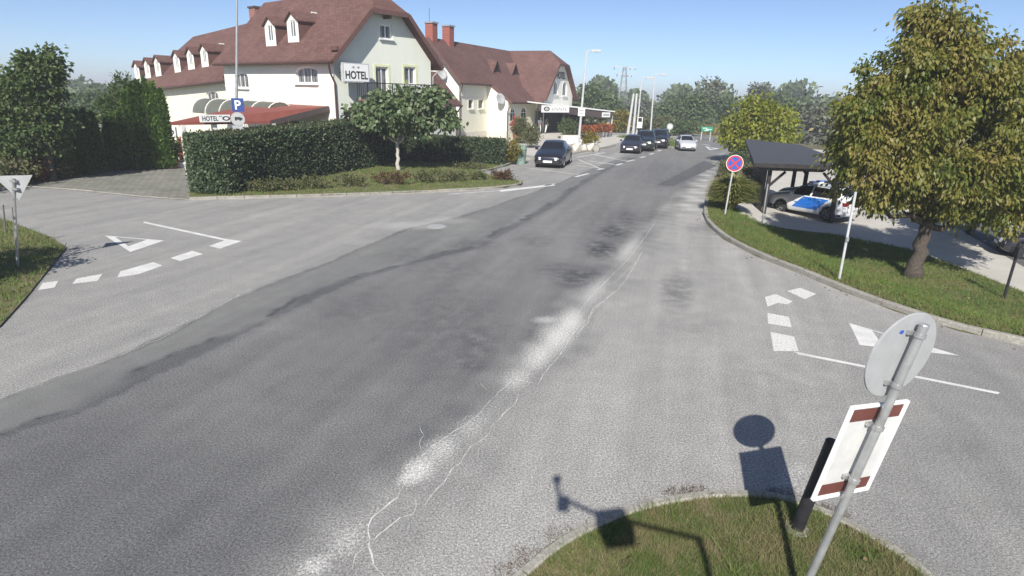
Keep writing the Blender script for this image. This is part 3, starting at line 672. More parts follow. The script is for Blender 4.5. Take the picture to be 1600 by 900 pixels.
# paved forecourt left
FC = xy([(30, 292), (110, 297), (170, 303), (230, 309), (296, 313)]) + [(-9.6, 27), (-10.2, 35.5), (-17, 40), (-21, 36)] + xy([(268, 264), (190, 266), (140, 276), (60, 287)])
struct(cdt_sheet('forecourt', FC, 'pavers', flat(.012), 1.0))
fk = xy([(34, 291.5), (110, 296.5), (170, 302.5), (230, 308.5), (296, 312.5)]); kerb('kerb', fk, side=1, stone=1.0, w=.12, h=.035, it=1)
# garden strip under the trees left
gl = xy([(-420, 330), (-100, 300), (30, 291), (60, 286), (140, 275), (190, 265.5), (268, 263.5)]) + [(-20, 38), (-28, 48), (-60, 50), (-70, 30)]
struct(cdt_sheet('garden', gl, 'lawn_soil', flat(.05), 1.2)); blades(gl, 9000, flat(.05), .18, .05, 'grass_lawn', 'grass', lean=.6)
# restaurant forecourt, paved apron
AP = xy([(806, 240), (850, 246), (902, 237), (940, 231), (960, 225), (1000, 214), (960, 211), (900, 207), (840, 203), (755, 209), (700, 213), (690, 226), (760, 233)])
struct(cdt_sheet('apron', AP, 'yard_concrete', flat(.010), 1.5))
kerb('kerb', xy([(812, 249), (840, 250), (902, 240), (962, 228.5)]), side=1, stone=1.2)
kerb('kerb', xy([(1040, 219), (1052, 223), (1060, 228), (1058, 232), (1045, 230)]), side=1, stone=1.2, w=.3)
gv = xy([(963, 214), (1000, 211), (1050, 217), (1058, 226), (1052, 230), (1030, 226), (1000, 220)]); struct(cdt_sheet('verge', gv, 'lawn_soil', flat(.02), 1.5)); blades(gv, 4000, flat(.02), .2, .07, 'grass_lawn', 'grass')
# ------------------------------------------------------------------ buildings
class Frame:
    def __init__(s, O, a):
        s.O = Vector(O); s.a = a; s.v = V(math.cos(a), math.sin(a), 0); s.u = V(-math.sin(a), math.cos(a), 0)
    def loc(s, w): d = Vector(w) - s.O; return V(d.dot(s.v), d.dot(s.u), d.z)
    def wor(s, l): return s.O + s.v * l[0] + s.u * l[1] + V(0, 0, l[2])
    def onx(s, px, py, x): return s.loc(hit(px, py, s.wor((x, 0, 0)), s.v))
    def ony(s, px, py, y): return s.loc(hit(px, py, s.wor((0, y, 0)), s.u))
    def onslope(s, px, py, p0, nl): return s.loc(hit(px, py, s.wor(p0), s.v * nl[0] + s.u * nl[1] + V(0, 0, nl[2])))
def uv_roof(o):
    """lay shingle courses along each roof face"""
    me = o.data; uv = me.uv_layers.new(name='UVMap')
    for p in me.polygons:
        n = p.normal; h = V(0, 0, 1).cross(n)
        h = h.normalized() if h.length > 1e-3 else V(1, 0, 0); d = n.cross(h)
        for li in p.loop_indices:
            c = me.vertices[me.loops[li].vertex_index].co; uv.data[li].uv = (c.dot(h), c.dot(d))
    return o
def arch(cx, z0, w, h, n=8, rise=None):
    """opening with an arched head (counter-clockwise)"""
    r = w / 2; rise = r if rise is None else rise; P = [(cx - r, z0), (cx + r, z0)]
    for i in range(n + 1):
        a = math.pi * i / n; P.append((cx + r * math.cos(a), z0 + h - rise + rise * math.sin(a)))
    return P
def rect(cx, z0, w, h): return [(cx - w / 2, z0), (cx + w / 2, z0), (cx + w / 2, z0 + h), (cx - w / 2, z0 + h)]
def wall(name, parent, mat, o, ex, n, outline, holes=(), rev=.16, base=None):
    """flat wall in the plane o + s*ex + z, outward normal n, with real openings"""
    o, ex, n = Vector(o), Vector(ex), Vector(n); P3 = lambda s, z, d=0: o + ex * s + V(0, 0, z) - n * d
    loops = [[V(s, z, 0) for s, z in outline]] + [[V(s, z, 0) for s, z in h] for h in holes]
    tri = geometry.tessellate_polygon(loops); flatp = [p for l in loops for p in l]; mb = MB(); mb.add([P3(p.x, p.y) for p in flatp], [tuple(t) for t in tri])
    for h in holes:
        k = len(h); mb.add([P3(s, z) for s, z in h] + [P3(s, z, rev) for s, z in h], [(i, (i + 1) % k, k + (i + 1) % k, k + i) for i in range(k)])
    me_o = obj(name, mb, mat, parent, recalc=False)
    for p in me_o.data.polygons:
        pass
    return me_o
def window(parent, o, ex, n, hole, pane='window_pane', frame='window_white', bars=1, cross=False, depth=.10, fw=.09, sill=True, surround=None, name='window'):
    """frame (part) with pane and sill (sub-parts) inside an opening"""
    o, ex, n = Vector(o), Vector(ex), Vector(n); P3 = lambda s, z, d: o + ex * s + V(0, 0, z) - n * d
    S = [p[0] for p in hole]; Z = [p[1] for p in hole]; s0, s1, z0, z1 = min(S), max(S), min(Z), max(Z); mb = MB(); k = len(hole); c = ((s0 + s1) / 2, (z0 + z1) / 2)
    inn = [(c[0] + (s - c[0]) * (1 - 2 * fw / (s1 - s0)), c[1] + (z - c[1]) * (1 - 2 * fw / (z1 - z0))) for s, z in hole]
    vs = [P3(s, z, depth) for s, z in hole] + [P3(s, z, depth) for s, z in inn] + [P3(s, z, depth + .05) for s, z in inn]
    mb.add(vs, [(i, (i + 1) % k, k + (i + 1) % k, k + i) for i in range(k)] + [(k + i, k + (i + 1) % k, 2 * k + (i + 1) % k, 2 * k + i) for i in range(k)])
    for b in range(bars):
        s = s0 + (s1 - s0) * (b + 1) / (bars + 1); mb.add([P3(s - fw * .45, z0 + .02, depth - .006), P3(s + fw * .45, z0 + .02, depth - .006), P3(s + fw * .45, z1 - .03, depth - .006), P3(s - fw * .45, z1 - .03, depth - .006)], [(0, 1, 2, 3)])
    if cross: z = z0 + (z1 - z0) * .62; mb.add([P3(s0 + .02, z - fw * .4, depth - .004), P3(s1 - .02, z - fw * .4, depth - .004), P3(s1 - .02, z + fw * .4, depth - .004), P3(s0 + .02, z + fw * .4, depth - .004)], [(0, 1, 2, 3)])
    w = obj(name, mb, frame, parent, recalc=False)
    mb = MB(); mb.sheet([P3(s, z, depth + .04) for s, z in hole]); obj('pane', mb, pane, w, recalc=False)
    if sill:
        mb = MB(); R = (ex, n, V(0, 0, 1)); mb.box(P3(c[0], z0 - .04, -.05), (s1 - s0 + .2, .2, .06), ax=R); obj('sill', mb, frame, w)
    if surround:
        out = [(c[0] + (s - c[0]) * (1 + 2 * .14 / (s1 - s0)), c[1] + (z - c[1]) * (1 + 2 * .14 / (z1 - z0))) for s, z in hole]
        mb = MB(); mb.add([P3(s, z, -.02) for s, z in hole] + [P3(s, z, -.02) for s, z in out] + [P3(s, z, .0) for s, z in out], [(i, (i + 1) % k, k + (i + 1) % k, k + i) for i in range(k)] + [(k + i, k + (i + 1) % k, 2 * k + (i + 1) % k, 2 * k + i) for i in range(k)]); obj('surround', mb, surround, w, recalc=False)
    return w
EX, EY, EZ = V(1, 0, 0), V(0, 1, 0), V(0, 0, 1)

# ---- hotel: gable block with a long lower wing; local x runs along the gable, local y along the long side
A = Frame((-10.42, 36.25, 0), math.radians(50.5))
W, L, HE, HR, HH = 7.4, 13.2, 6.35, 10.15, 8.75
hot = thing('hotel', 'large cream hotel with brown-red half-hipped roof, balcony and long dormered wing', 'hotel', A.O, A.a)
sl = (HR - HE) / (W / 2); OV, OX = .65, .5
ze = HE - OX * sl; xh = (HH - HE) / sl; yr = -OV + (HR - HH) / sl
# openings from the photograph
def hole_on(frame_pts, fr, plane, val, kind='rect', along=None):
    (x0, y0), (x1, y1) = frame_pts; f = fr.onx if plane == 'x' else fr.ony
    a, b = f(x0, y0, val), f(x1, y1, val); s0, s1 = (a.y, b.y) if plane == 'x' else (a.x, b.x)
    s0, s1 = min(s0, s1), max(s0, s1); z0, z1 = min(a.z, b.z), max(a.z, b.z)
    return ((s0 + s1) / 2, z0, s1 - s0, z1 - z0)
hA = hole_on(((461, 104), (497, 131)), A, 'x', 0); hB = hole_on(((366, 113), (389, 138)), A, 'x', 0)
winA, winB = arch(*hA, rise=.3), arch(*hB, rise=.3)
gw = rect(*hole_on(((593, 37), (613, 62)), A, 'y', 0)); d1 = hole_on(((589, 104), (605, 138)), A, 'y', 0); d2 = hole_on(((633, 104), (648, 138)), A, 'y', 0)
zbal = A.ony(620, 155, 0).z
door1 = rect(d1[0], zbal + .08, max(.95, d1[2]), d1[1] + d1[3] - zbal - .08); door2 = rect(d2[0], zbal + .9, max(.95, d2[2]), d2[1] + d2[3] - zbal - .9)
gar = arch(A.ony(545, 175, 0).x, .7, 1.0, 2.2, rise=.5)
o1 = wall('wall', hot, 'plaster_shaded', (0, 0, 0), EX, -EY, [(0, 0), (W, 0), (W, HE), (W - xh, HH), (xh, HH), (0, HE)], [gw, door1, door2, gar])
window(hot, (0, 0, 0), EX, -EY, gw, surround='plaster_shaded'); window(hot, (0, 0, 0), EX, -EY, door1, sill=False, surround='trim_yellow', name='balcony_door'); window(hot, (0, 0, 0), EX, -EY, door2, sill=True, surround='trim_yellow'); window(hot, (0, 0, 0), EX, -EY, gar, bars=1)
wall('wall', hot, 'plaster_white', (0, 0, 0), EY, -EX, [(0, 0), (L, 0), (L, HE - .05), (0, HE - .05)], [winA, winB])
for h in (winA, winB): window(hot, (0, 0, 0), EY, -EX, h, bars=2)
wall('wall', hot, 'plaster_white', (W, 0, 0), EY, EX, [(0, 0), (L, 0), (L, HE), (0, HE)])
wall('wall', hot, 'plaster_white', (0, L, 0), EX, EY, [(0, 0), (W, 0), (W, HE), (W / 2, HR - .05), (0, HE)])
def rroof(parent, polys, t=.2, name='roof'):
    mb = MB(); mb.slab(polys, t); return uv_roof(obj(name, mb, 'roof_shingle', parent))
yb = L + .35
roofA = rroof(hot, [[V(-OX, -OV, ze), V(xh, -OV, HH), V(W / 2, yr, HR), V(W / 2, yb, HR), V(-OX, yb, ze)], [V(W + OX, -OV, ze), V(W + OX, yb, ze), V(W / 2, yb, HR), V(W / 2, yr, HR), V(W - xh, -OV, HH)], [V(xh, -OV, HH), V(W - xh, -OV, HH), V(W / 2, yr, HR)]])
def boards(parent, lines, w=.05, h=.26, mat='roof_board', name='verge_board'):
    for a, b in lines:
        mb = MB(); mb.bar(a, b, w, h); obj(name, mb, mat, parent)
oz = V(0, -.028, -.1)
boards(hot, [(V(-OX, -OV, ze) + oz, V(xh, -OV, HH) + oz), (V(xh, -OV, HH) + oz, V(W - xh, -OV, HH) + oz), (V(W - xh, -OV, HH) + oz, V(W + OX, -OV, ze) + oz)])
mb = MB(); mb.tube([(-OX - .06, -OV, ze - .1), (-OX - .06, yb, ze - .1)], .075, 8); obj('gutter', mb, 'gutter_brown', hot)
mb = MB(); mb.tube([(-OX - .06, -.3, ze - .15), (-.35, -.12, ze - .7), (-.06, -.06, ze - 1.2), (-.06, -.06, .1)], .055, 8); obj('downpipe', mb, 'gutter_brown', hot)
mb = MB(); mb.tube([(W + OX + .03, -.3, ze - .15), (W + .1, -.1, ze - .6), (W + .06, -.06, .1)], .05, 8); obj('downpipe', mb, 'pipe_grey', hot)
for x in (-.1, W - .1 + .2, W * .5):
    mb = MB(); z = HE + .25 if x != W * .5 else HH - .15; mb.bbox((x - .08, -OV + .05, z - .25), (x + .08, .0, z - .05)); obj('rafter_end', mb, 'roof_board', hot)
# balcony
bx0, bx1 = A.ony(574, 130, -1.1).x, A.ony(676, 130, -1.1).x
bal = MB(); bal.bbox((bx0, -1.15, zbal - .14), (bx1, -.002, zbal)); bal_o = obj('balcony', bal, 'roof_board', hot)
zr_ = A.ony(620, 131, -1.1).z
mb = MB(); mb.bar((bx0, -1.1, zr_), (bx1, -1.1, zr_), .05); mb.bar((bx0, -1.1, zbal + .1), (bx1, -1.1, zbal + .1), .04); mb.bar((bx0 + .03, -1.1, zr_), (bx0 + .03, 0, zr_), .05); mb.bar((bx1 - .03, -1.1, zr_), (bx1 - .03, 0, zr_), .05); obj('rail', mb, 'iron_black', bal_o)
npost = int((bx1 - bx0) / .13)
for i in range(npost + 1):
    x = bx0 + (bx1 - bx0) * i / npost; mb = MB(); w = .055 if i % 7 == 0 else .018; mb.bar((x, -1.1, zbal), (x, -1.1, zr_), w, w); obj('baluster', mb, 'iron_black', bal_o)
for j in range(6): mb = MB(); mb.bar((bx0 + .03, -.18 * j - .1, zbal), (bx0 + .03, -.18 * j - .1, zr_), .02); obj('baluster', mb, 'iron_black', bal_o)
# wing, slightly set back and lower
e0, e1 = A.onx(346, 122, .1), A.onx(207, 146, .1)
WL = e1.y - L; wx = .6; we = (e0.z + e1.z) / 2; we0, we1 = e0.z, e1.z
WW = W + 1.2; wr = wx + (WW - wx) / 2; r0 = A.onx(413, 25, wr); r1 = A.onx(258, 64, wr)
WL = min(max(WL, 16), 22); wy = L + WL
zr0, zr1 = r0.z, r1.z; hipy = min(r1.y, wy - 2.5)
we0 = min(we0, ze + .4)
we0, we1, zr0, zr1 = 4.75, 3.75, 9.35, 8.45
hipy = wy - 3.2; wo = .1                        # eave overhang line at x = wo
cxr = wr; xr_e = 2 * wr - wo
wwin = hole_on(((321, 142), (343, 165)), A, 'x', wx); h1 = arch(*wwin, rise=.3)
wh = [h1]
wall('wall', hot, 'plaster_cream', (wx, 0, 0), EY, -EX, [(L + .01, 0), (wy - .4, 0), (wy - .4, we1 + .25), (L + .01, we0 + .25)], wh)
window(hot, (wx, 0, 0), EY, -EX, h1, bars=2)
wall('wall', hot, 'plaster_cream', (0, wy - .4, 0), EX, EY, [(wx, 0), (2 * wr - wx, 0), (2 * wr - wx, we1 + .2), (wx, we1 + .2)])
wall('wall', hot, 'plaster_cream', (2 * wr - wx, 0, 0), EY, EX, [(L, 0), (wy - .4, 0), (wy - .4, we1), (L, we0)])
roofW = rroof(hot, [[V(wo, L + .36, we0), V(wr, L + .36, zr0), V(wr, hipy, zr1), V(wo, wy, we1)], [V(xr_e, L + .36, we0), V(xr_e, wy, we1), V(wr, hipy, zr1), V(wr, L + .36, zr0)], [V(wo, wy, we1), V(wr, hipy, zr1), V(xr_e, wy, we1)]], name='roof')
mb = MB(); mb.tube([(wo - .06, L + .36, we0 - .1), (wo - .06, wy, we1 - .1)], .07, 8); obj('gutter', mb, 'gutter_brown', hot)
mb = MB(); mb.tube([(wo - .04, L + .7, we0 - .15), (wx - .1, L + .5, we0 - .7), (wx - .06, L + .45, we0 - 1.2), (wx - .06, L + .45, .1)], .05, 8); obj('downpipe', mb, 'pipe_grey', hot)
# dormers: each sits on a roof slope, front facing local -x
def dormer(px, py_bot, slope_p, slope_n, w, h, depth_mat='roof_shingle'):
    b = A.onslope(px, py_bot, slope_p, slope_n); k = -slope_n[0] / slope_n[2]   # rise per x
    x0, y0, z0 = b.x, b.y, b.z; d = thing_part('dormer')
    hw = w / 2; rise = .42; zt = z0 + h
    xb = lambda z: x0 + (z - z0) / k                       # where height z meets the slope
    mb = MB(); mb.add([(x0, y0 - hw, z0), (x0, y0 + hw, z0), (x0, y0 + hw, zt), (x0, y0, zt + rise), (x0, y0 - hw, zt)], [])
    hl = rect(0, z0 + .28, w * .48, h * .72)
    wo_ = wall('dormer', hot, 'plaster_white', (x0, y0, 0), EY, -EX, [(-hw, z0 - .1), (hw, z0 - .1), (hw, zt), (0, zt + rise), (-hw, zt)], [hl], rev=.08)
    for s in (-1, 1):
        mb = MB(); y = y0 + s * hw; mb.add([(x0, y, z0 - .1), (x0, y, zt), (xb(zt), y, zt)], [(0, 1, 2)]); obj('cheek', mb, 'roof_board', wo_, recalc=False)
    ov = .16; zr = zt + rise; e = .12
    polys = [[V(x0 - ov, y0 - hw - e, zt - e * .8), V(x0 - ov, y0, zr + .02), V(xb(zr) + .1, y0, zr + .02), V(xb(zt) + .02, y0 - hw - e, zt - e * .8)], [V(x0 - ov, y0 + hw + e, zt - e * .8), V(xb(zt) + .02, y0 + hw + e, zt - e * .8), V(xb(zr) + .1, y0, zr + .02), V(x0 - ov, y0, zr + .02)]]
    mb = MB(); mb.slab(polys, .09); uv_roof(obj('dormer_roof', mb, depth_mat, wo_))
    mb = MB(); mb.tube([(xb(zr) + .05, y0, zr + .06), (xb(zr) - .35, y0, zr + .06)], .05, 5); obj('flashing', mb, 'white_sheet', wo_)
    # window as two sub-parts of the dormer
    n = -EX; P3 = lambda s, z, dd: V(x0 + dd, y0 + s, z)
    mb = MB(); S = [p[0] for p in hl]; Z = [p[1] for p in hl]; s0, s1, z_0, z_1 = min(S), max(S), min(Z), max(Z); f = .06
    for a, b, c, dd in ((s0, s0 + f, z_0, z_1), (s1 - f, s1, z_0, z_1), (s0 + f, s1 - f, z_0, z_0 + f), (s0 + f, s1 - f, z_1 - f, z_1), (-.03, .03, z_0 + f, z_1 - f)): mb.bbox((x0 + .03, y0 + a, c), (x0 + .07, y0 + b, dd))
    obj('window_frame', mb, 'window_white', wo_); mb = MB(); mb.sheet([P3(s0, z_0, .06), P3(s1, z_0, .06), P3(s1, z_1, .06), P3(s0, z_1, .06)]); obj('pane', mb, 'window_pane', wo_, recalc=False)
def thing_part(n): return None
nb = (-sl, 0, 1)
for px, pb in ((424, 72), (459, 66)): dormer(px, pb, (-OX, 0, ze), nb, 1.25, 1.35)
kx = (zr0 + zr1 - we0 - we1) / 2 / (wr - wo); ky = (we1 - we0) / (wy - L)
for px, pb, w in ((321, 104, 1.2), (299.5, 108, 1.2), (278, 112.5, 1.2), (248, 118.5, 1.2), (232, 121.5, 1.15), (216, 125.5, 1.15)): dormer(px, pb, (wo, L, we0), (-kx, -ky, 1), w, 1.25)
# chimney on the wing ridge
c = A.onx(401, 26, wr); mb = MB(); mb.bbox((wr - .35, c.y - .45, zr1 - .3), (wr + .35, c.y + .45, A.onx(401, 13, wr).z)); ch = obj('chimney', mb, 'brick', hot)
zt = A.onx(401, 13, wr).z; mb = MB(); mb.bbox((wr - .42, c.y - .52, zt + .002), (wr + .42, c.y + .52, zt + .12)); obj('chimney_cap', mb, 'fascia_dark', ch)
# entrance porch: red lean-to roof with arched plastic vault behind
zp = 2.55
a0, a1 = A.loc(G(266, 191, zp)), A.loc(G(421, 189, zp)); c1 = A.onx(514, 166, -.02); c0 = V(-.02, a0.y + .2, c1.z)
c2 = V(-.02, max(.2, c1.y), c1.z)
cL = V(-.02, 8.6, c1.z)
mb = MB(); mb.slab([[V(a0.x, a0.y, zp), V(a1.x, a1.y, zp), c2], [V(a0.x, a0.y, zp), c2, cL]], .14)
porch = obj('porch_roof', mb, 'awning_red', hot)
boards(hot, [((a1.x + .05, a1.y - .05, zp - .12), (c2.x - .05, c2.y - .05, c2.z - .12))], .06, .3, 'fascia_dark', 'fascia')
for tt in (.04, .34, .66, .97):
    p = V(a0.x, a0.y, 0).lerp(V(a1.x, a1.y, 0), tt); p.x += .35
    mb = MB(); mb.bbox((p.x - .11, p.y - .11, 0), (p.x + .11, p.y + .11, zp - .14)); obj('porch_pillar', mb, 'plaster_white', hot)
mb = MB(); mb.bbox((-.06, 1.2, 0.0), (-.012, 7.5, 2.3)); obj('porch_shade_panel', mb, 'dark_inside', hot)  # near-black panel stands in for the shade under the porch
# vault
vy0, vy1 = A.onx(437, 160, -1.4).y, A.onx(322, 172, -1.4).y; rv = .95; zc_ = A.onx(385, 157, -1.4).z - rv + .3
mb = MB(); nseg = 10
ring = lambda y, r: [V(-1.4 + r * math.cos(math.pi * i / nseg), y, zc_ - .3 + r * math.sin(math.pi * i / nseg)) for i in range(nseg + 1)]
r_a, r_b, r_c, r_d = ring(vy0, rv), ring(vy1, rv), ring(vy0, rv - .03), ring(vy1, rv - .03); m = nseg + 1
mb.add(r_a + r_b + r_c + r_d, [(i, i + 1, m + i + 1, m + i) for i in range(nseg)] + [(2 * m + i, 3 * m + i, 3 * m + i + 1, 2 * m + i + 1) for i in range(nseg)])
mb.add(r_b, [tuple(range(m))]); mb.add(r_a, [tuple(range(m))]); vault = obj('vault', mb, 'polycarbonate', hot, smooth=False)
for i in range(6):
    y = vy0 + (vy1 - vy0) * i / 5; mb = MB(); mb.tube(ring(y, rv + .015), .035, 6); obj('vault_rib', mb, 'white_sheet', vault)
# entrance signboard HOTEL, hung from the porch eave (a sign of its own)
s0, s1 = A.onx(312, 188, a1.x - .12), A.onx(358, 185, a1.x - .12)
s0 = A.loc(G(311, 190.6, zp)); s1 = A.loc(G(358, 190.0, zp))
ex = (A.wor(s1) - A.wor(s0)).normalized(); ex.z = 0; wdt = (s1 - s0).length; nrm = ex.cross(EZ); ctr = A.wor((s0 + s1) / 2) + nrm * .14
es = thing('entrance_sign', 'long white board reading HOTEL hung on the red porch eave', 'sign', (ctr.x, ctr.y, zp + .17), math.atan2(ex.y, ex.x))
hh_ = .36; mb = MB(); mb.bbox((-wdt / 2, -.04, -hh_ / 2), (wdt / 2, .04, hh_ / 2)); obj('board', mb, 'sign_white', es)
text_mesh('lettering', 'HOTEL', hh_ * .62, es, 'sign_black', (-wdt * .17, -.041, 0), EX, EZ, .004, True, wdt * .52, .02)
mb = MB(); mb.lathe([(.20, 0), (.20, .006), (.12, .006), (.12, 0)], (wdt * .36, -.041, 0), 16, (V(1, 0, 0), V(0, 0, .55), V(0, -1, 0)), cap=False); obj('emblem', mb, 'sign_black', es)
text_mesh('stars', '**', .09, es, 'sign_black', (wdt * .17, -.041, .1), EX, EZ, .004)
mb = MB()
for x in (-wdt * .4, wdt * .4): mb.tube([(x, .03, .1), (x, .15, .16), (x, .22, .16)], .012, 5)
obj('bracket', mb, 'iron_black', es)
# gable signbox HOTEL with two stars
p0, p1 = A.ony(535, 128, -.6), A.ony(574, 100, -.6); sw, sh = abs(p1.x - p0.x), abs(p1.z - p0.z); cw = A.wor(V((p0.x + p1.x) / 2, -.62, (p0.z + p1.z) / 2))
gs = thing('hotel_sign', 'white lightbox sign reading HOTEL with two stars on the gable wall', 'sign', cw, A.a)
mb = MB(); mb.bbox((-sw / 2, -.12, -sh / 2), (sw / 2, .12, sh / 2)); obj('case', mb, 'grey_paint', gs)
mb = MB(); mb.bbox((-sw / 2 + .06, -.13, -sh / 2 + .06), (sw / 2 - .06, -.121, sh / 2 - .06)); obj('panel', mb, 'sign_white', gs)
text_mesh('lettering', 'HOTEL', sh * .42, gs, 'sign_black', (0, -.132, -sh * .12), EX, EZ, .004, True, sw * .86, .03)
text_mesh('stars', '* *', sh * .14, gs, 'sign_black', (-sw * .02, -.132, sh * .28), EX, EZ, .004, True, sw * .3)
mb = MB()
for x in (-sw * .35, sw * .35): mb.bar((x, .12, 0), (x, .64, 0), .05, .05)
obj('bracket', mb, 'iron_black', gs)

# ---- restaurant behind: ridge along local x, cross wing with a half-hipped gable
B = Frame((-3.27, 62.38, 0), math.radians(64.8))
x0, xm, xw, xc, yr_, zr_b, ge, gz, yg, yhip, hhb, ehi, elo, yf = -4.85, .71, 6.75, 11.79, 3.09, 9.08, 4.96, 3.92, -3.81, -2.04, 7.63, 5.22, 3.6, 2.33
res = thing('restaurant', 'white restaurant building with brown-red roofs, arched windows and covered terrace', 'building', B.O, B.a)
hwb = ge * (zr_b - hhb) / (zr_b - gz); xv = xc - (zr_b - ehi) / ((zr_b - gz) / ge); xl = x0 - .4
rroof(res, [[V(xl, -.4, ehi), V(xm, -.4, ehi), V(xm, yr_, zr_b), V(xl, yr_, zr_b)], [V(xm, -.4, ehi), V(xv, -.4, ehi), V(xc, yr_, zr_b), V(xm, yr_, zr_b)], [V(xm, -yf - .4, elo), V(xw, -yf - .4, elo), V(xv, -.4, ehi), V(xm, -.4, ehi)],
            [V(xw, -yf - .4, elo), V(xc - ge, yg, gz), V(xc - hwb, yg, hhb), V(xc, yhip, zr_b), V(xc, yr_, zr_b), V(xv, -.4, ehi)], [V(xc - hwb, yg, hhb), V(xc + hwb, yg, hhb), V(xc, yhip, zr_b)],
            [V(xc + hwb, yg, hhb), V(xc + ge, yg, gz), V(xc + ge, yr_ + 2, gz), V(xc, yr_, zr_b), V(xc, yhip, zr_b)], [V(xl, yr_, zr_b), V(xm, yr_, zr_b), V(xc, yr_, zr_b), V(xc, 7.2, 5.0), V(xl, 7.2, 5.0)]])
ob = V(0, -.03, -.1); boards(res, [(V(xc - ge, yg, gz) + ob, V(xc - hwb, yg, hhb) + ob), (V(xc - hwb, yg, hhb) + ob, V(xc + hwb, yg, hhb) + ob), (V(xc + hwb, yg, hhb) + ob, V(xc + ge, yg, gz) + ob)])
ob = V(-.03, 0, -.1); boards(res, [(V(xl, -.4, ehi) + ob, V(xl, yr_, zr_b) + ob), (V(xm, -yf - .4, elo) + ob, V(xm, -.4, ehi) + ob)])
for a, b in (((xl, -.46, ehi - .1), (xm, -.46, ehi - .1)), ((xm, -yf - .46, elo - .1), (xw, -yf - .46, elo - .1))):
    mb = MB(); mb.tube([a, b], .075, 8); obj('gutter', mb, 'gutter_brown', res)
sw1, sw2 = rect(*hole_on(((732, 155), (739.5, 170)), B, 'y', 0)), rect(*hole_on(((747.5, 155), (755.5, 170)), B, 'y', 0))
wall('wall', res, 'plaster_cream', (0, 0, 0), EX, -EY, [(x0, 0), (xm, 0), (xm, ehi + .3), (x0, ehi + .3)], [sw1, sw2])
for h in (sw1, sw2): window(res, (0, 0, 0), EX, -EY, h, pane='window_dark', bars=0, frame='plaster_cream', surround='plaster_white')
wall('wall', res, 'plaster_white', (x0, 0, 0), EY, -EX, [(0, 0), (6.6, 0), (6.6, 5.4), (yr_, zr_b - .25), (0, 5.4)])
wall('wall', res, 'plaster_white', (xm, 0, 0), EY, -EX, [(-yf, 0), (0, 0), (0, 5.4), (-yf, elo + .25)])
aw = [arch(*hole_on(((797.5, 168), (806, 190)), B, 'y', -yf)), arch(*hole_on(((814.5, 167), (823.5, 190)), B, 'y', -yf))]
wall('wall', res, 'plaster_cream', (0, -yf, 0), EX, -EY, [(xm, 0), (xw + .6, 0), (xw + .6, elo + .2), (xm, elo + .25)], aw)  # cream instead of white: the dimmer light on this front is in the colour
for h in aw: window(res, (0, -yf, 0), EX, -EY, h, pane='window_dark', bars=1, cross=True)
mb = MB(); mb.bbox((x0 - .02, -.06, 0), (xm - .002, -.002, .75)); obj('plinth', mb, 'stone_plinth', res); mb = MB(); mb.bbox((xm - .06, -yf + .002, 0), (xm - .003, -.062, .75)); obj('plinth', mb, 'stone_plinth', res)
# wing gable
gx0, gx1 = xc - ge + .55, xc + ge - .55; yw = yg + .5; zg0 = gz + .55 * (zr_b - gz) / ge
gwin = [arch(*hole_on(((865.5, 125), (871.5, 148)), B, 'y', yw)), arch(*hole_on(((879.5, 127), (885.5, 150)), B, 'y', yw))]
wall('wall', res, 'plaster_white', (0, yw, 0), EX, -EY, [(gx0, 0), (gx1, 0), (gx1, zg0), (xc + hwb, hhb), (xc - hwb, hhb), (gx0, zg0)], gwin)
for h in gwin: window(res, (0, yw, 0), EX, -EY, h, bars=1, surround='window_white')
wall('wall', res, 'plaster_cream', (gx0, 0, 0), EY, -EX, [(yw, 0), (-yf, 0), (-yf, 3.4), (yw, zg0)])
wall('wall', res, 'plaster_white', (gx1, 0, 0), EY, EX, [(yw, 0), (5, 0), (5, 4.2), (yw, 4.2)])
mb = MB(); mb.bbox((gx0 + .3, yw - .06, 0), (gx1 - .2, yw - .003, 2.9)); obj('terrace_shade_panel', mb, 'dark_inside', res); mb = MB(); mb.bbox((gx0 - .06, yw + .02, 0), (gx0 - .003, -yf - .1, 2.7)); obj('terrace_shade_panel', mb, 'dark_inside', res)  # near-black panels over the walls stand in for the unlit terrace interior
p_ = B.ony(877, 118, yw - .06); text_mesh('lettering', 'HOTEL', .75, res, 'sign_black', (p_.x, yw - .04, p_.z), EX, EZ, .01, True, 2.6, .03)
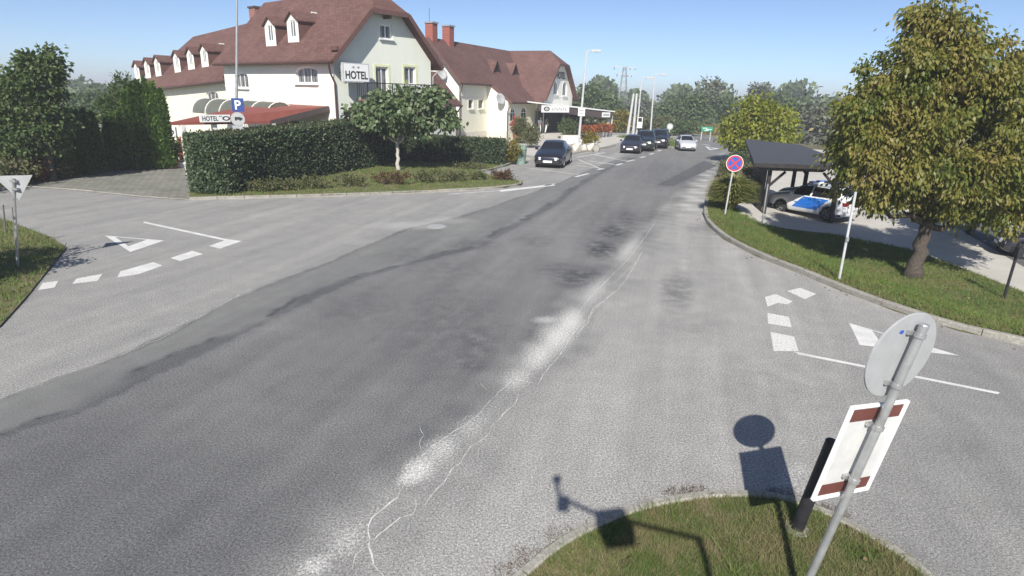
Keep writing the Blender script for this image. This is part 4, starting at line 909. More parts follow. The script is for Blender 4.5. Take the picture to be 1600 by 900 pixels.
# chimneys, gablets, dishes, pipes
for px, yb_, yt in ((680, 66, 38), (706, 74, 43)):
    s = (zr_b - ehi) / (yr_ + .4); b = B.onslope(px, yb_, (0, -.4, ehi), (0, -s, 1)); zt = B.ony(px, yt, b.y + .35).z
    mb = MB(); mb.bbox((b.x - .42, b.y, b.z - .3), (b.x + .42, b.y + .8, zt)); ch = obj('chimney', mb, 'brick', res); mb = MB(); mb.bbox((b.x - .5, b.y - .08, zt + .002), (b.x + .5, b.y + .88, zt + .14)); obj('chimney_cap', mb, 'galvanised', ch)
    if px == 680: mb = MB(); mb.tube([(b.x - .3, b.y + .4, zt), (b.x - .3, b.y + .4, zt + 1.3)], .02, 5); obj('aerial', mb, 'iron_black', ch)
for px, py in ((774.5, 112), (803.5, 116)):
    s = (zr_b - ehi) / (yr_ + .4); b = B.onslope(px, py, (0, -.4, ehi), (0, -s, 1)); w_, h_ = .95, 1.15; yb2 = b.y + h_ / s + .2
    mb = MB(); mb.slab([[V(b.x - w_, b.y - .2, b.z - .1), V(b.x, b.y - .2, b.z + h_), V(b.x, yb2 + .1, b.z + h_ + .05), V(b.x - w_, b.y + .1, b.z + .1)], [V(b.x + w_, b.y - .2, b.z - .1), V(b.x + w_, b.y + .1, b.z + .1), V(b.x, yb2 + .1, b.z + h_ + .05), V(b.x, b.y - .2, b.z + h_)]], .1); g_ = uv_roof(obj('gablet', mb, 'roof_shingle', res))
    mb = MB(); mb.sheet([V(b.x - w_ + .1, b.y, b.z - .05), V(b.x + w_ - .1, b.y, b.z - .05), V(b.x, b.y, b.z + h_ - .12)]); obj('louvre', mb, 'dark_inside', g_, recalc=False)
def dish(parent, c, r, look):
    z = Vector(look).normalized(); x = z.orthogonal().normalized(); y = z.cross(x); mb = MB(); prof = [(r * .02, 0)] + [(r * t, .28 * r * t * t) for t in (.3, .6, .85, 1)] + [(r * .97, .28 * r + .01)] + [(r * t, .28 * r * t * t + .02) for t in (.6, .3)] + [(r * .02, .02)]
    mb.lathe(prof, c, 18, (x, y, z)); d = obj('satellite_dish', mb, 'sign_grey', parent, smooth=True); mb = MB(); c = Vector(c); mb.tube([c - z * .02, c - z * .3], .03, 6); mb.tube([c - y * r * .9 + z * .2, c + z * r * .75], .012, 5); obj('dish_arm', mb, 'iron_black', d)
p_ = B.onx(689, 116, x0 - .5); dish(res, p_, .55, (-.5, -.75, .35)); p_ = B.onx(781, 155, xm - .5); dish(res, p_, .55, (-.4, -.8, .35))
for x, y, z, xx in ((xm - .05, -yf - .4, elo - .2, xm - .12), (xl + .2, -.45, ehi - .2, x0 + .1)):
    mb = MB(); mb.tube([(x + .1, y, z), (xx - .1, y + .15, z - .35), (xx - .1, y + .33, z - .75), (xx - .1, y + .33, .1)], .05, 7); obj('downpipe', mb, 'gutter_brown', res)
# annex left of the main wall
xe = B.ony(722, 164, -2.0).x; ze_ = B.ony(722, 164, -2.0).z; zu = B.ony(690, 128, 1.0).z
rroof(res, [[V(xe - 7, -2.0, ze_), V(xe, -2.0, ze_), V(xe, .6, ze_ + 2.7), V(xe - 7, .6, ze_ + 2.7)]], .14, 'annex_roof')
wall('annex_wall', res, 'plaster_shaded', (0, -1.7, 0), EX, -EY, [(xe - 6.5, 0), (xe - .5, 0), (xe - .5, ze_ + .1), (xe - 6.5, ze_ + .1)]); wall('annex_wall', res, 'plaster_white', (xe - .5, 0, 0), EY, EX, [(-1.7, 0), (.6, 0), (.6, ze_ + 2.5), (-1.7, ze_ + .1)])
mb = MB(); mb.tube([(xe - 7, -2.05, ze_ - .08), (xe, -2.05, ze_ - .08)], .07, 7); obj('gutter', mb, 'gutter_brown', res); mb = MB(); mb.tube([(xe - .1, -2.05, ze_ - .1), (xe - .5, -1.8, ze_ - .6), (xe - .6, -1.78, ze_ - .8), (xe - .6, -1.78, .05)], .055, 7); obj('downpipe', mb, 'gutter_brown', res)

# ---- terrace canopy (part of the restaurant), its boards and contents
TL, TR = at_y(841, 161, 64.0), at_y(958, 174, 71.5); tl, tr = B.loc(TL), B.loc(TR)
dv = (tr - tl); dv.z = 0; Lc = dv.length; dv.normalize(); bk_ = V(-dv.y, dv.x, 0)
if bk_.y < 0: bk_ = -bk_
zL, zR = tl.z, tr.z; print('terrace', tl, tr, Lc)
Q = lambda t, d, z: tl + dv * (t * Lc) + bk_ * d + V(0, 0, (zL + (zR - zL) * t - tl.z) + z)
mb = MB(); mb.slab([[Q(0, -.1, .05), Q(1.02, -.1, .05), Q(1.02, 5.5, .35), Q(0, 5.5, .35)]], .12); obj('canopy_roof', mb, 'white_sheet', res)
mb = MB(); mb.add([Q(0, 0, -.07), Q(1.02, 0, -.07), Q(1.02, 0, -.85), Q(0, 0, -.75), Q(0, .12, -.07), Q(1.02, .12, -.07), Q(1.02, .12, -.85), Q(0, .12, -.75)], [(0, 1, 2, 3), (7, 6, 5, 4), (0, 4, 5, 1), (2, 6, 7, 3), (1, 5, 6, 2), (0, 3, 7, 4)]); obj('canopy_fascia', mb, 'fascia_dark', res)
for t in (.0, .33, .62, 1.0):
    p = Q(t, .06, 0); mb = MB(); mb.bbox((p.x - .07, p.y - .07, 0), (p.x + .07, p.y + .07, zL + (zR - zL) * t - .5)); obj('canopy_post', mb, 'pole_white' if t == 1. else 'iron_black', res)
p = Q(1.0, .5, 0); mb = MB(); mb.bbox((p.x - .35, p.y - .1, 0), (p.x + .1, p.y + .1, 2.0)); obj('end_screen', mb, 'white_sheet', res)
mb = MB(); mb.add([Q(0, 4.2, -.2), Q(1, 4.2, -.2), Q(1, 4.2, -zR), Q(0, 4.2, -zL)], [(0, 1, 2, 3)]); obj('back_wall', mb, 'dark_inside', res, recalc=False)  # near-black so the terrace's inner shade is in the colour
mb = MB(); zfl = .40; fl = [Q(.0, .5, 0), Q(.50, .5, 0), Q(.50, 4.0, 0), Q(.0, 4.0, 0)]; mb.slab([[V(p.x, p.y, zfl) for p in fl]], zfl - .02); obj('terrace_floor', mb, 'yard_concrete', res)
mb = MB(); fl = [Q(.02, -.3, 0), Q(.36, -.3, 0), Q(.36, .49, 0), Q(.02, .49, 0)]; mb.slab([[V(p.x, p.y, .20) for p in fl]], .18); obj('terrace_step', mb, 'yard_concrete', res)
mb = MB(); mb.add([Q(.58, 2.0, -1.6), Q(1, 2.0, -1.4), Q(1, 2.0, -zR), Q(.58, 2.0, -zL)], [(0, 1, 2, 3)]); obj('bar_front', mb, 'inside_red', res, recalc=False)
def board_sign(nm, label, t0, t1, zt, zb, d=-.06):
    a, b = Q(t0, d, zt), Q(t1, d, zt); a2, b2 = Q(t0, d, zb), Q(t1, d, zb); w0 = B.wor((a + b2) / 2); ex_ = (B.wor(b) - B.wor(a)); wd = ex_.length
    s = thing(nm, label, 'sign', w0, math.atan2(ex_.y, ex_.x)); hgt = abs(zt - zb); mb = MB(); mb.bbox((-wd / 2, -.03, -hgt / 2), (wd / 2, .05, hgt / 2)); obj('board', mb, 'sign_white', s); return s, wd, hgt
s, wd, hg = board_sign('terrace_sign', 'white board with oval emblem and lettering over the terrace entrance', .04, .38, -.05, -.75)
mb = MB(); mb.lathe([(.42, 0), (.42, .008), (.26, .008), (.26, 0)], (-wd * .33, -.031, 0), 20, (V(1, 0, 0), V(0, 0, .55), V(0, -1, 0)), cap=False); mb.box((-wd * .33, -.034, 0), (.4, .008, .07)); obj('emblem', mb, 'sign_black', s)
mb = MB()
for i in range(7):
    x = -wd * .12 + i * wd * .078; mb.box((x, -.034, -.02), (wd * .016, .006, hg * .42)); mb.box((x + wd * .022, -.034, (.1 if i % 2 else -.12) * hg), (wd * .04, .006, hg * .13))
obj('lettering', mb, 'sign_grey', s)
s, wd, hg = board_sign('terrace_sign', 'small grey board at the right end of the dark canopy fascia', .84, .95, -.2, -.72)
mb = MB(); mb.box((0, -.034, 0), (wd * .8, .006, hg * .45)); obj('lettering', mb, 'sign_grey', s)
# ------------------------------------------------------------------ vehicles
PROFILES = {
 'sedan': dict(L=4.4, wb=2.6, keys=[(2.20, .52, .55, .60, .45), (2.14, .62, .66, .76, .60), (1.95, .70, .745, .83, .66), (1.5, .80, .86, .85, .70), (.98, .90, .985, .86, .70), (.72, .92, 1.13, .86, .64), (.30, .93, 1.36, .86, .59), (-.2, .945, 1.43, .86, .58), (-.75, .95, 1.40, .86, .58), (-1.15, .95, 1.24, .86, .60), (-1.52, .96, 1.03, .86, .66), (-1.95, .94, .99, .84, .70), (-2.12, .88, .93, .80, .66), (-2.2, .55, .58, .72, .6)], ws=(.30, .98), rs=(-1.50, -.78), sg=(-1.12, .62)),
 'hatch': dict(L=4.0, wb=2.5, keys=[(2.0, .52, .56, .60, .45), (1.94, .66, .70, .76, .58), (1.75, .76, .80, .82, .64), (1.35, .85, .91, .84, .68), (.92, .93, 1.02, .85, .68), (.65, .95, 1.18, .85, .63), (.25, .96, 1.40, .85, .58), (-.25, .97, 1.47, .85, .58), (-.9, .98, 1.45, .85, .58), (-1.45, 1.0, 1.38, .84, .56), (-1.75, 1.0, 1.15, .82, .60), (-1.92, .95, 1.0, .80, .62), (-2.0, .55, .58, .74, .6)], ws=(.25, .92), rs=(-1.75, -1.42), sg=(-1.38, .58)),
 'suv': dict(L=4.3, wb=2.6, keys=[(2.15, .62, .66, .64, .5), (2.08, .82, .86, .80, .62), (1.9, .92, .96, .86, .68), (1.4, 1.0, 1.06, .89, .74), (.98, 1.06, 1.15, .90, .74), (.70, 1.08, 1.32, .90, .68), (.32, 1.09, 1.52, .90, .63), (-.2, 1.10, 1.60, .90, .62), (-1.0, 1.12, 1.58, .90, .62), (-1.6, 1.14, 1.50, .89, .60), (-1.9, 1.13, 1.25, .87, .64), (-2.08, 1.05, 1.10, .84, .66), (-2.15, .6, .64, .78, .62)], ws=(.32, .98), rs=(-1.90, -1.58), sg=(-1.52, .64)),
}
def car(name, label, loc, ang, scale, kind, paint, group=None, police=False, detail=True, plate=True):
    P = PROFILES[kind]; K = np.array(P['keys'])[::-1]; Lc = P['L']; wb = P['wb'] / 2; r = .31 if kind != 'suv' else .34; gnd = .20 if kind != 'suv' else .24
    t = thing(name, label, 'car', loc, ang, group); t.scale = (scale,) * 3
    xs_ = np.unique(np.round(np.concatenate([np.linspace(-Lc / 2, Lc / 2, 44), K[:, 0], [P['ws'][0], P['ws'][1], P['rs'][0], P['rs'][1], P['sg'][0], P['sg'][1]], wb + r * 1.18 * np.cos(np.linspace(0, np.pi, 13)), -wb + r * 1.18 * np.cos(np.linspace(0, np.pi, 13))]), 3))
    it = lambda j, x: np.interp(x, K[:, 0], K[:, j])
    def sect(x):
        zs, zt, w, wr = (float(it(j, x)) for j in (1, 2, 3, 4)); zb = gnd
        for c in (wb, -wb):
            d = abs(x - c)
            if d < r * 1.18: zb = max(zb, r + math.sqrt(max(0, (r * 1.18) ** 2 - d * d)) - .02)
        end = min(1, (Lc / 2 - abs(x)) / .25); zb = max(zb, gnd + .10 * (1 - end)); zb = min(zb, zs - .06); cr = .045
        zm = zb + (zs - zb) * .45
        return [(w * .90, zb), (w * .985, zb + min(.08, (zs - zb) * .2)), (w * 1.0, zm), (w * .985, zs - .05 * min(1, (zs - zb))), (w * .955, zs), (wr, zt), (wr * .92, zt + .018), (wr * .5, zt + cr * .8), (0, zt + cr)]
    S = [sect(float(x)) for x in xs_]; m = len(S[0]); nst = len(xs_); vs = []
    for x, s in zip(xs_, S):
        vs += [(float(x), y, z) for y, z in s] + [(float(x), -y, z) for y, z in reversed(s[:-1])]
    n2 = 2 * m - 1; body = MB(); parts = {'windscreen': MB(), 'rear_window': MB(), 'side_window': {}}
    groups = {}
    for i in range(nst - 1):
        xa, xb = xs_[i], xs_[i + 1]; xm = (xa + xb) / 2
        for j in range(n2 - 1):
            f = (i * n2 + j, (i + 1) * n2 + j, (i + 1) * n2 + j + 1, i * n2 + j + 1); jj = min(j, n2 - 2 - j); key = 'body'
            if jj in (6, 7) and P['ws'][0] < xm < P['ws'][1]: key = 'windscreen'
            if jj in (6, 7) and P['rs'][0] < xm < P['rs'][1]: key = 'rear_window'
            if jj == 4 and P['sg'][0] < xm < P['sg'][1] and not (-.32 < xm < -.24):
                key = ('side_window', j < n2 / 2, xm > -.28)
            groups.setdefault(key, []).append(f)
        groups['body'].append((i * n2, i * n2 + n2 - 1, (i + 1) * n2 + n2 - 1, (i + 1) * n2))
    groups['body'] += [tuple(range(n2)), tuple((nst - 1) * n2 + k for k in range(n2))]
    for key, fs in groups.items():
        nm = key if isinstance(key, str) else key[0]; used = sorted({k for f in fs for k in f}); re = {k: q_ for q_, k in enumerate(used)}
        mb = MB(); mb.add([vs[k] for k in used], [tuple(re[k] for k in f) for f in fs]); obj(nm, mb, paint if nm == 'body' else 'car_glass', t, smooth=True)
    for cx in (wb, -wb):
        for sy in (1, -1):
            w = float(it(3, cx)); y = sy * (w - .09); ax = (V(1, 0, 0), V(0, 0, 1), V(0, sy, 0)); mb = MB()
            mb.lathe([(r * .62, -.09), (r * .92, -.09), (r, -.06), (r, .06), (r * .92, .085), (r * .66, .085), (r * .62, .06)], (cx, y, r), 20, ax); wh = obj('wheel', mb, 'tyre', t, smooth=True)
            mb = MB(); mb.lathe([(r * .64, .0), (r * .64, .075), (r * .57, .075), (r * .55, .03), (.02, .045)], (cx, y, r), 20, ax)
            for k in range(5):
                a = 2 * math.pi * k / 5; mb.bar(V(cx, y + sy * .06, r) + V(math.cos(a), 0, math.sin(a)) * .03, V(cx, y + sy * .066, r) + V(math.cos(a), 0, math.sin(a)) * r * .6, .06, .03, up=(0, sy, 0))
            obj('rim', mb, 'rim' if kind != 'suv' or not police else 'cloth_grey', wh)
            mb = MB(); mb.lathe([(r * 1.15, -.30), (r * 1.15, .0), (.02, .0), (.02, -.30)][::1], (cx, y - sy * .05, r + .0), 16, (V(1, 0, 0), V(0, 0, 1), V(0, sy, 0))) if False else None
    # wheel-well liner keeps the arches dark
    mb = MB(); mb.bbox((-Lc / 2 + .25, -.62, gnd + .02), (Lc / 2 - .25, .62, gnd + .38)); obj('underbody', mb, 'black_plastic', t)
    zf = float(it(1, Lc / 2 - .1)); wf = float(it(3, Lc / 2 - .12))
    for s in (1, -1):
        mb = MB(); x1 = Lc / 2 + .03; mb.add([(x1 - .10, s * wf * .98, zf - .16), (x1 + .012, s * wf * .52, zf - .16), (x1 - .02, s * wf * .52, zf - .01), (x1 - .16, s * wf * .985, zf + .0), (x1 - .3, s * wf * .95, zf - .16), (x1 - .15, s * wf * .5, zf - .16), (x1 - .2, s * wf * .5, zf - .0), (x1 - .35, s * wf * .95, zf + .01)], [(0, 1, 2, 3), (4, 7, 6, 5), (0, 4, 5, 1), (3, 2, 6, 7), (1, 5, 6, 2), (0, 3, 7, 4)]); obj('headlight', mb, 'headlight', t)
        xr = -Lc / 2 + .05; zr = float(it(1, -Lc / 2 + .1)); wr_ = float(it(3, -Lc / 2 + .12)); mb = MB(); mb.bbox((xr - .03, s * wr_ * .6, zr - .22), (xr + .2, s * wr_ * 1.0, zr - .04)); obj('taillight', mb, 'taillight', t)
        mb = MB(); wx_ = float(it(3, .62)); mb.box((.66, s * (wx_ + .09), float(it(1, .62)) + .06), (.12, .18, .13)); obj('mirror', mb, paint, t)
        # handles and door gap
        for xd in (.05, -.85):
            mb = MB(); mb.box((xd, s * (float(it(3, xd)) * .985 + .008), float(it(1, xd)) - .14), (.16, .02, .025)); obj('door_handle', mb, 'black_plastic' if not police else 'sign_grey', t)
    mb = MB(); mb.bbox((Lc / 2 - .06, -.30, zf - .15), (Lc / 2 - .018, .30, zf - .02)); obj('grille', mb, 'black_plastic', t)
    mb = MB(); mb.bbox((Lc / 2 - .05, -.62, gnd + .12), (Lc / 2 + .01, .62, gnd + .22)); obj('bumper_strip', mb, 'black_plastic', t)
    if plate: mb = MB(); mb.bbox((Lc / 2 - .01, -.26, zf - .30), (Lc / 2 + .025, .26, zf - .185)); obj('number_plate', mb, 'plate', t)
    if police:
        def side_pt(x, z, s):
            q_ = sect(x); ys_ = np.array([a[0] for a in q_[:5]]); zs_ = np.array([a[1] for a in q_[:5]]); return V(x, s * (float(np.interp(z, zs_, ys_)) + .006), z)
        for s in (1, -1):
            mb = MB(); nx_, nz_ = 10, 5; za, zb_ = .46, 1.05; pts = [side_pt((.62 + (z - za) * -.95) + ((-.72 + (z - za) * -.95) - (.62 + (z - za) * -.95)) * i / nx_, z, s) for z in np.linspace(za, zb_, nz_) for i in range(nx_ + 1)]
            mb.add(pts, [(a * (nx_ + 1) + b, a * (nx_ + 1) + b + 1, (a + 1) * (nx_ + 1) + b + 1, (a + 1) * (nx_ + 1) + b) for a in range(nz_ - 1) for b in range(nx_)]); obj('livery', mb, 'police_blue', t)
            mb = MB(); c = side_pt(-1.02, .62, s); mb.lathe([(.01, 0), (.07, .0), (.07, .004), (.01, .004)], c, 12, (V(1, 0, 0), V(0, 0, 1), V(0, s, 0))); obj('emblem', mb, 'sign_blue', t)
            mb = MB(); mb.box(side_pt(.05, .72, s) + V(0, s * .004, 0), (.9, .004, .05)); obj('stripe', mb, 'police_blue', t)
            mb = MB(); a = [side_pt(x, z, s) + V(0, s * .012, 0) for x, z in ((Lc / 2 - .2, .36), (-Lc / 2 + .15, .36))]; mb.bar(a[0], a[1], .015, .1); obj('sill_cladding', mb, 'black_plastic', t)
        mb = MB(); mb.bbox((-.12, -.5, 1.655), (.14, .5, 1.73)); lb = obj('light_bar', mb, 'sign_white', t)
        for s in (1, -1): mb = MB(); mb.bbox((-.10, s * .16, 1.732), (.12, s * .49, 1.80)); obj('beacon', mb, 'police_blue', lb); mb = MB(); mb.bar((.2, s * .58, 1.645), (-1.4, s * .56, 1.63), .04, .05); obj('roof_rail', mb, 'sign_grey', t)
    return t
def place(front_px, rear_px, wb, side, g=Gt):
    """wheel contacts seen on one side -> centre, heading, scale (side=+1: the car's left wheels are seen)"""
    f, r = g(*front_px), g(*rear_px); f.z = r.z = (f.z + r.z) / 2; d = f - r; s = d.length / wb; ang = math.atan2(d.y, d.x); d.normalize(); left = V(-d.y, d.x, 0)
    return (f + r) / 2 - left * side * .76 * s, ang, s
c1, a1_, s1_ = place((879, 265.5), (897, 258), 2.6, 1, lambda x, y: G(x, y)); print('car1', c1, math.degrees(a1_), s1_)
ang1 = math.radians(-103)
def car_front(px, py, L, sc, ang):       # front-bottom centre pixel
    p = G(px, py); return p - V(math.cos(ang), math.sin(ang), 0) * L / 2 * sc
car('parked_car', 'black saloon with white number plate parked alone in the front bay', car_front(855, 263.5, 4.4, 1.06, ang1), ang1, 1.06, 'sedan', 'paint_black', 'cars parked before the restaurant')
ang2 = math.radians(-107)
car('parked_car', 'dark purple-grey saloon at the head of the three parked cars', car_front(983, 240.5, 4.4, .95, ang2), ang2, .95, 'sedan', 'paint_navy', 'cars parked before the restaurant')
car('parked_car', 'tall black estate car parked between a dark saloon and another black car', car_front(1003.5, 237, 4.3, 1.0, ang2), ang2, 1.0, 'suv', 'paint_green_black', 'cars parked before the restaurant')
car('parked_car', 'black car with lit white headlight, last of the parked row', car_front(1026, 232.5, 4.3, .98, ang2), ang2, .98, 'suv', 'paint_black', 'cars parked before the restaurant')
ang3 = math.radians(-96); car('moving_car', 'small silver hatchback driving towards us on the main road', car_front(1075, 236.8, 4.0, .84, ang3), ang3, .84, 'hatch', 'paint_silver')
cp, ap, sp = place((1219, 329.5), (1291, 347), 2.6, 1); print('police', cp, math.degrees(ap), sp)
car('police_car', 'white police car with blue door panel under the dark carport', cp, ap, sp, 'suv', 'paint_white', police=True)
cd_ = V(math.cos(ap), math.sin(ap), 0); cl_ = V(-cd_.y, cd_.x, 0); away = -cl_
p2_ = cp + away * 2.5 * sp + cd_ * .9
car('parked_car', 'black car behind the police car inside the carport', (p2_.x, p2_.y, float(terr(p2_.x, p2_.y)) + .005), ap, sp, 'suv', 'paint_black')
pr = Gt(1655, 405); car('parked_car', 'dark car half hidden by tree branches at the right picture edge', pr, math.radians(155), .9, 'hatch', 'paint_navy')

# ------------------------------------------------------------------ carport
o = Gt(1191, 333); rpos = Gt(1297, 349); ux = (rpos - o); ux.z = 0; cw_ = ux.length; ux.normalize(); uy = V(-ux.y, ux.x, 0)
if uy.y < 0: uy = -uy
cpz = float(terr(*(o + ux * 1.5 + uy * 2.5).xy)); print('carport', o, rpos, cw_, cpz)
cport = thing('carport', 'dark timber carport with flat grey felt roof sheltering the police car', 'carport', (o.x, o.y, cpz), math.atan2(ux.y, ux.x))
CF_ = Frame((o.x, o.y, cpz), math.atan2(ux.y, ux.x)); dep = 5.2
def zpx(px, py, x, y):
    p = CF_.wor((x, y, 0)); return top_z(p, py) - cpz
zfr = 2.12; zbk = 2.62; print('roof front z', CF_.ony(1240, 258, -.5).z, CF_.ony(1165, 217, dep).z, CF_.ony(1165, 217, dep).x, CF_.ony(1178, 253, -.5), CF_.ony(1296, 262, -.5))
pf0, pf1 = CF_.ony(1178, 253, -.5), CF_.ony(1297, 262, -.5); zfr = (pf0.z + pf1.z) / 2
bp0, bp1 = CF_.ony(1164, 217, dep), CF_.ony(1250, 226, dep)
x0c, x1c = pf0.x, pf1.x
zb0 = bp0.z; rm = CF_.ony(1303, 250, dep * .4); print('roofpts', x0c, x1c, zfr, bp0, bp1, rm)
mb = MB(); mb.slab([[V(x0c, -.5, pf0.z), V(x1c, -.5, pf1.z), V(rm.x, rm.y, 2.42)], [V(x0c, -.5, pf0.z), V(rm.x, rm.y, 2.42), V(bp1.x, bp1.y, bp1.z), V(bp0.x, bp0.y, bp0.z)]], .10); obj('roof', mb, 'bitumen_roof', cport)
mb = MB(); mb.bar((x0c, -.53, zfr - .06), (x1c, -.53, zfr - .06), .04, .16); obj('fascia', mb, 'wood_dark', cport)
xlf = lambda y: x0c + (bp0.x - x0c) * (y + .5) / (dep + .5)
xrf = lambda y: x1c + (bp1.x - x1c) * (y + .5) / (dep + .5)
for y in (.0, dep * .5, dep - .3):
    zz_ = zfr + .62 * (y + .5) / (dep + .8) - .14
    mb = MB(); zz_ = zfr + (bp0.z - zfr) * (y + .5) / (dep + .5) - .22; mb.bar((xlf(y) + .1, y, zz_ - .06), (xrf(y) - .1, y, zz_ - .06), .12, .16); obj('beam', mb, 'wood_grey' if y == 0 else 'wood_dark', cport)
    for x in (xlf(y) + .75, xrf(y) - .1 + (.65 if y == 0 else 0)):
        mb = MB(); mb.bbox((x - .07, y - .07, -.1), (x + .07, y + .07, zz_ - .145)); obj('post', mb, 'wood_dark', cport)
        sg = 1 if x < 1.6 else -1
        mb = MB(); mb.bar((x + sg * .06, y, zz_ - .75), (x + sg * .62, y, zz_ - .17), .09, .09, up=(0, 1, 0)); obj('brace', mb, 'wood_dark', cport)
for i in range(7):
    k_ = (i + .4) / 6.8; xa_, xb_ = xlf(-.48) + (xrf(-.48) - xlf(-.48)) * k_, xlf(dep) + (xrf(dep) - xlf(dep)) * k_; mb = MB(); mb.bar((xa_, -.48, zfr - .17), (xb_, dep - .05, min(bp0.z, bp1.z) - .17), .07, .1); obj('rafter', mb, 'wood_dark', cport)
for i in range(6):
    y = .25 + i * .72; mb = MB(); xs1 = xlf(y + .3) + .62; mb.bbox((xs1 - .04, y, .1), (xs1, y + .66, zfr - .25)); obj('darkening_board', mb, 'wood_dark', cport)  # boards added to darken the left side of the carport
# thin metal post before the carport's left corner
p = Gt(1190, 352); ps = thing('metal_post', 'thin galvanised post in front of the carport left corner', 'post', p); mb = MB(); mb.tube([(0, 0, -.05), (0, 0, 1.55)], .028, 8); obj('tube', mb, 'galvanised', ps); mb = MB(); mb.lathe([(.03, 1.552), (.03, 1.58), (.005, 1.59)], n=8); obj('cap', mb, 'black_plastic', ps)

# ------------------------------------------------------------------ signs
def round_plate(mb, c, r, n, t=.004, seg=28):
    z = Vector(n).normalized(); x = EZ.cross(z).normalized(); y = z.cross(x); mb.lathe([(r, 0), (r, t), (.001, t)], c, seg, (x, y, z)); return x, y, z
# near sign seen from behind
P0 = G(1245, 946); PT = CPOS + ray(1420, 562) * (4.05 / ray(1420, 562).y); axis = (PT - P0); zt = PT.z; print('near sign', P0, PT)
ns = thing('road_sign', 'round sign and striped-end panel on a leaning galvanised pole, seen from behind', 'sign', P0)
dirp = axis.normalized(); top = axis + dirp * .28; mb = MB(); mb.tube([-dirp * .1, top], .032, 14); mb.tube([top, top + dirp * .01], [.034, .030], 14); pole = obj('pole', mb, 'galvanised', ns, smooth=False)
azp = math.radians(67); hx = V(math.sin(azp), math.cos(azp), 0); hx = (hx - dirp * hx.dot(dirp)).normalized(); pn = hx.cross(dirp)
if pn.dot(CPOS - PT) > 0: pn = -pn          # faces away from the camera
mb = MB(); c = axis + pn * .06; R = .345; mb.lathe([(R, -.002), (R + .004, .0), (R + .004, .012), (R, .014), (.001, .014)], c, 40, (hx, dirp, pn)); mb.lathe([(.001, -.001), (R - .01, -.001), (R - .01, .0), (.001, 0)], c, 40, (hx, dirp, pn)); obj('disc', mb, 'sign_grey', ns)
mb = MB(); mb.lathe([(.016, -.004), (.016, -.0025), (.001, -.0025)], c + hx * -.12 + dirp * .2, 12, (hx * 1.5, dirp, pn)); obj('sticker', mb, 'sign_blue_mid', ns)
for k in (-.22, .2):
    mb = MB(); cc = axis + dirp * k; mb.lathe([(.036, -.015), (.042, -.015), (.042, .015), (.036, .015)], cc, 14, (hx, pn, dirp)); mb.box(cc + pn * .045, (.14, .02, .03), ax=(hx, pn, dirp)); obj('clamp', mb, 'galvanised', ns)
pc = axis.normalized() * (axis.length * .60)
def par_on_axis(px, py):
    d = ray(px, py); a = P0 - CPOS; n_ = d.cross(dirp); return (CPOS.cross(V(0, 0, 0)) * 0 + V(0, 0, 0)) if False else None
# panel centre: point of the pole nearest the ray through its picture centre
d = ray(1356, 709).normalized(); w0 = P0 - CPOS; b_ = dirp.dot(d); k_ = (b_ * d.dot(w0) - dirp.dot(w0)) / (1 - b_ * b_); pc = dirp * k_; print('panel at', k_, 'of', axis.length)
pw, ph = .64, .86; cpn = pc + pn * .075 + hx * .03 - dirp * .03
mb = MB(); mb.box(cpn, (pw, .012, ph), ax=(hx, pn, dirp)); pan = obj('panel', mb, 'panel_white', ns)
for s in (1, -1): mb = MB(); mb.box(cpn - pn * .009 + dirp * s * (ph / 2 - .08), (pw - .06, .004, .105), ax=(hx, pn, dirp)); obj('stripe', mb, 'sign_brown', pan)
for a, b, e in ((0, ph / 2, pw + .02), (0, -ph / 2, pw + .02)): mb = MB(); mb.box(cpn + dirp * b - pn * .008, (e, .03, .018), ax=(hx, pn, dirp)); obj('edge', mb, 'sign_white', pan)
for s in (1, -1): mb = MB(); mb.box(cpn + hx * s * pw / 2 - pn * .008, (.018, .03, ph - .02), ax=(hx, pn, dirp)); obj('edge', mb, 'sign_white', pan)
for k in (.24, -.26): mb = MB(); cc = pc + dirp * k; mb.lathe([(.036, -.016), (.043, -.016), (.043, .016), (.036, .016)], cc, 14, (hx, pn, dirp)); mb.box(cc + pn * .05, (.12, .025, .03), ax=(hx, pn, dirp)); obj('clamp', mb, 'galvanised', ns)
# black bollard
bb = G(1242, 832); bt = CPOS + ray(1301, 690) * ((bb.y - .05) / ray(1301, 690).y); print('bollard', bb, bt)
bo = thing('bollard', 'black steel tube bollard on the near grass island', 'bollard', bb); ax_ = bt - bb; mb = MB(); mb.tube([V(0, 0, -.05) * 1, ax_ * .3], .064, 16, cap=False); mb.tube([ax_ * .3, ax_], .064, 16); obj('tube', mb, 'steel_dark', bo); mb = MB(); u_ = ax_.normalized(); mb.tube([ax_ + u_ * .001, ax_ + u_ * .01], [.062, .055], 16); obj('cap', mb, 'black_plastic', bo)
mb = MB(); mb.lathe([(.15, .03), (.13, .055), (.072, .06), (.066, .06)], (0, 0, 0), 18); obj('footing', mb, 'kerb_concrete', bo)
# no stopping sign
p = Gt(1133, 336); zt = top_z(p, 242) - p.z; rr_ = .30 * (zt / 2.2); s = thing('no_stopping_sign', 'round blue no-stopping sign with red cross on a grey pole by the grass clump', 'sign', p)
mb = MB(); mb.tube([(0, .04, -.05), (0.10, .04, zt - .05)], .03, 10); obj('pole', mb, 'grey_paint', s)
n_ = V(-.18, -1, 0).normalized(); c = V(.10, 0, zt - rr_); mb = MB(); x_, y_, z_ = round_plate(mb, c, rr_, n_, .006); pl = obj('plate', mb, 'sign_red', s)
mb = MB(); mb.lathe([(rr_, .0062), (rr_, .0068), (rr_ * .94, .0068), (rr_ * .94, .0062)], c, 28, (x_, y_, z_), cap=False); obj('rim_white', mb, 'sign_white', pl)
mb = MB(); mb.lathe([(.001, .0065), (rr_ * .76, .0065), (rr_ * .76, .009), (.001, .009)], c, 28, (x_, y_, z_)); obj('blue_field', mb, 'sign_blue_mid', pl)
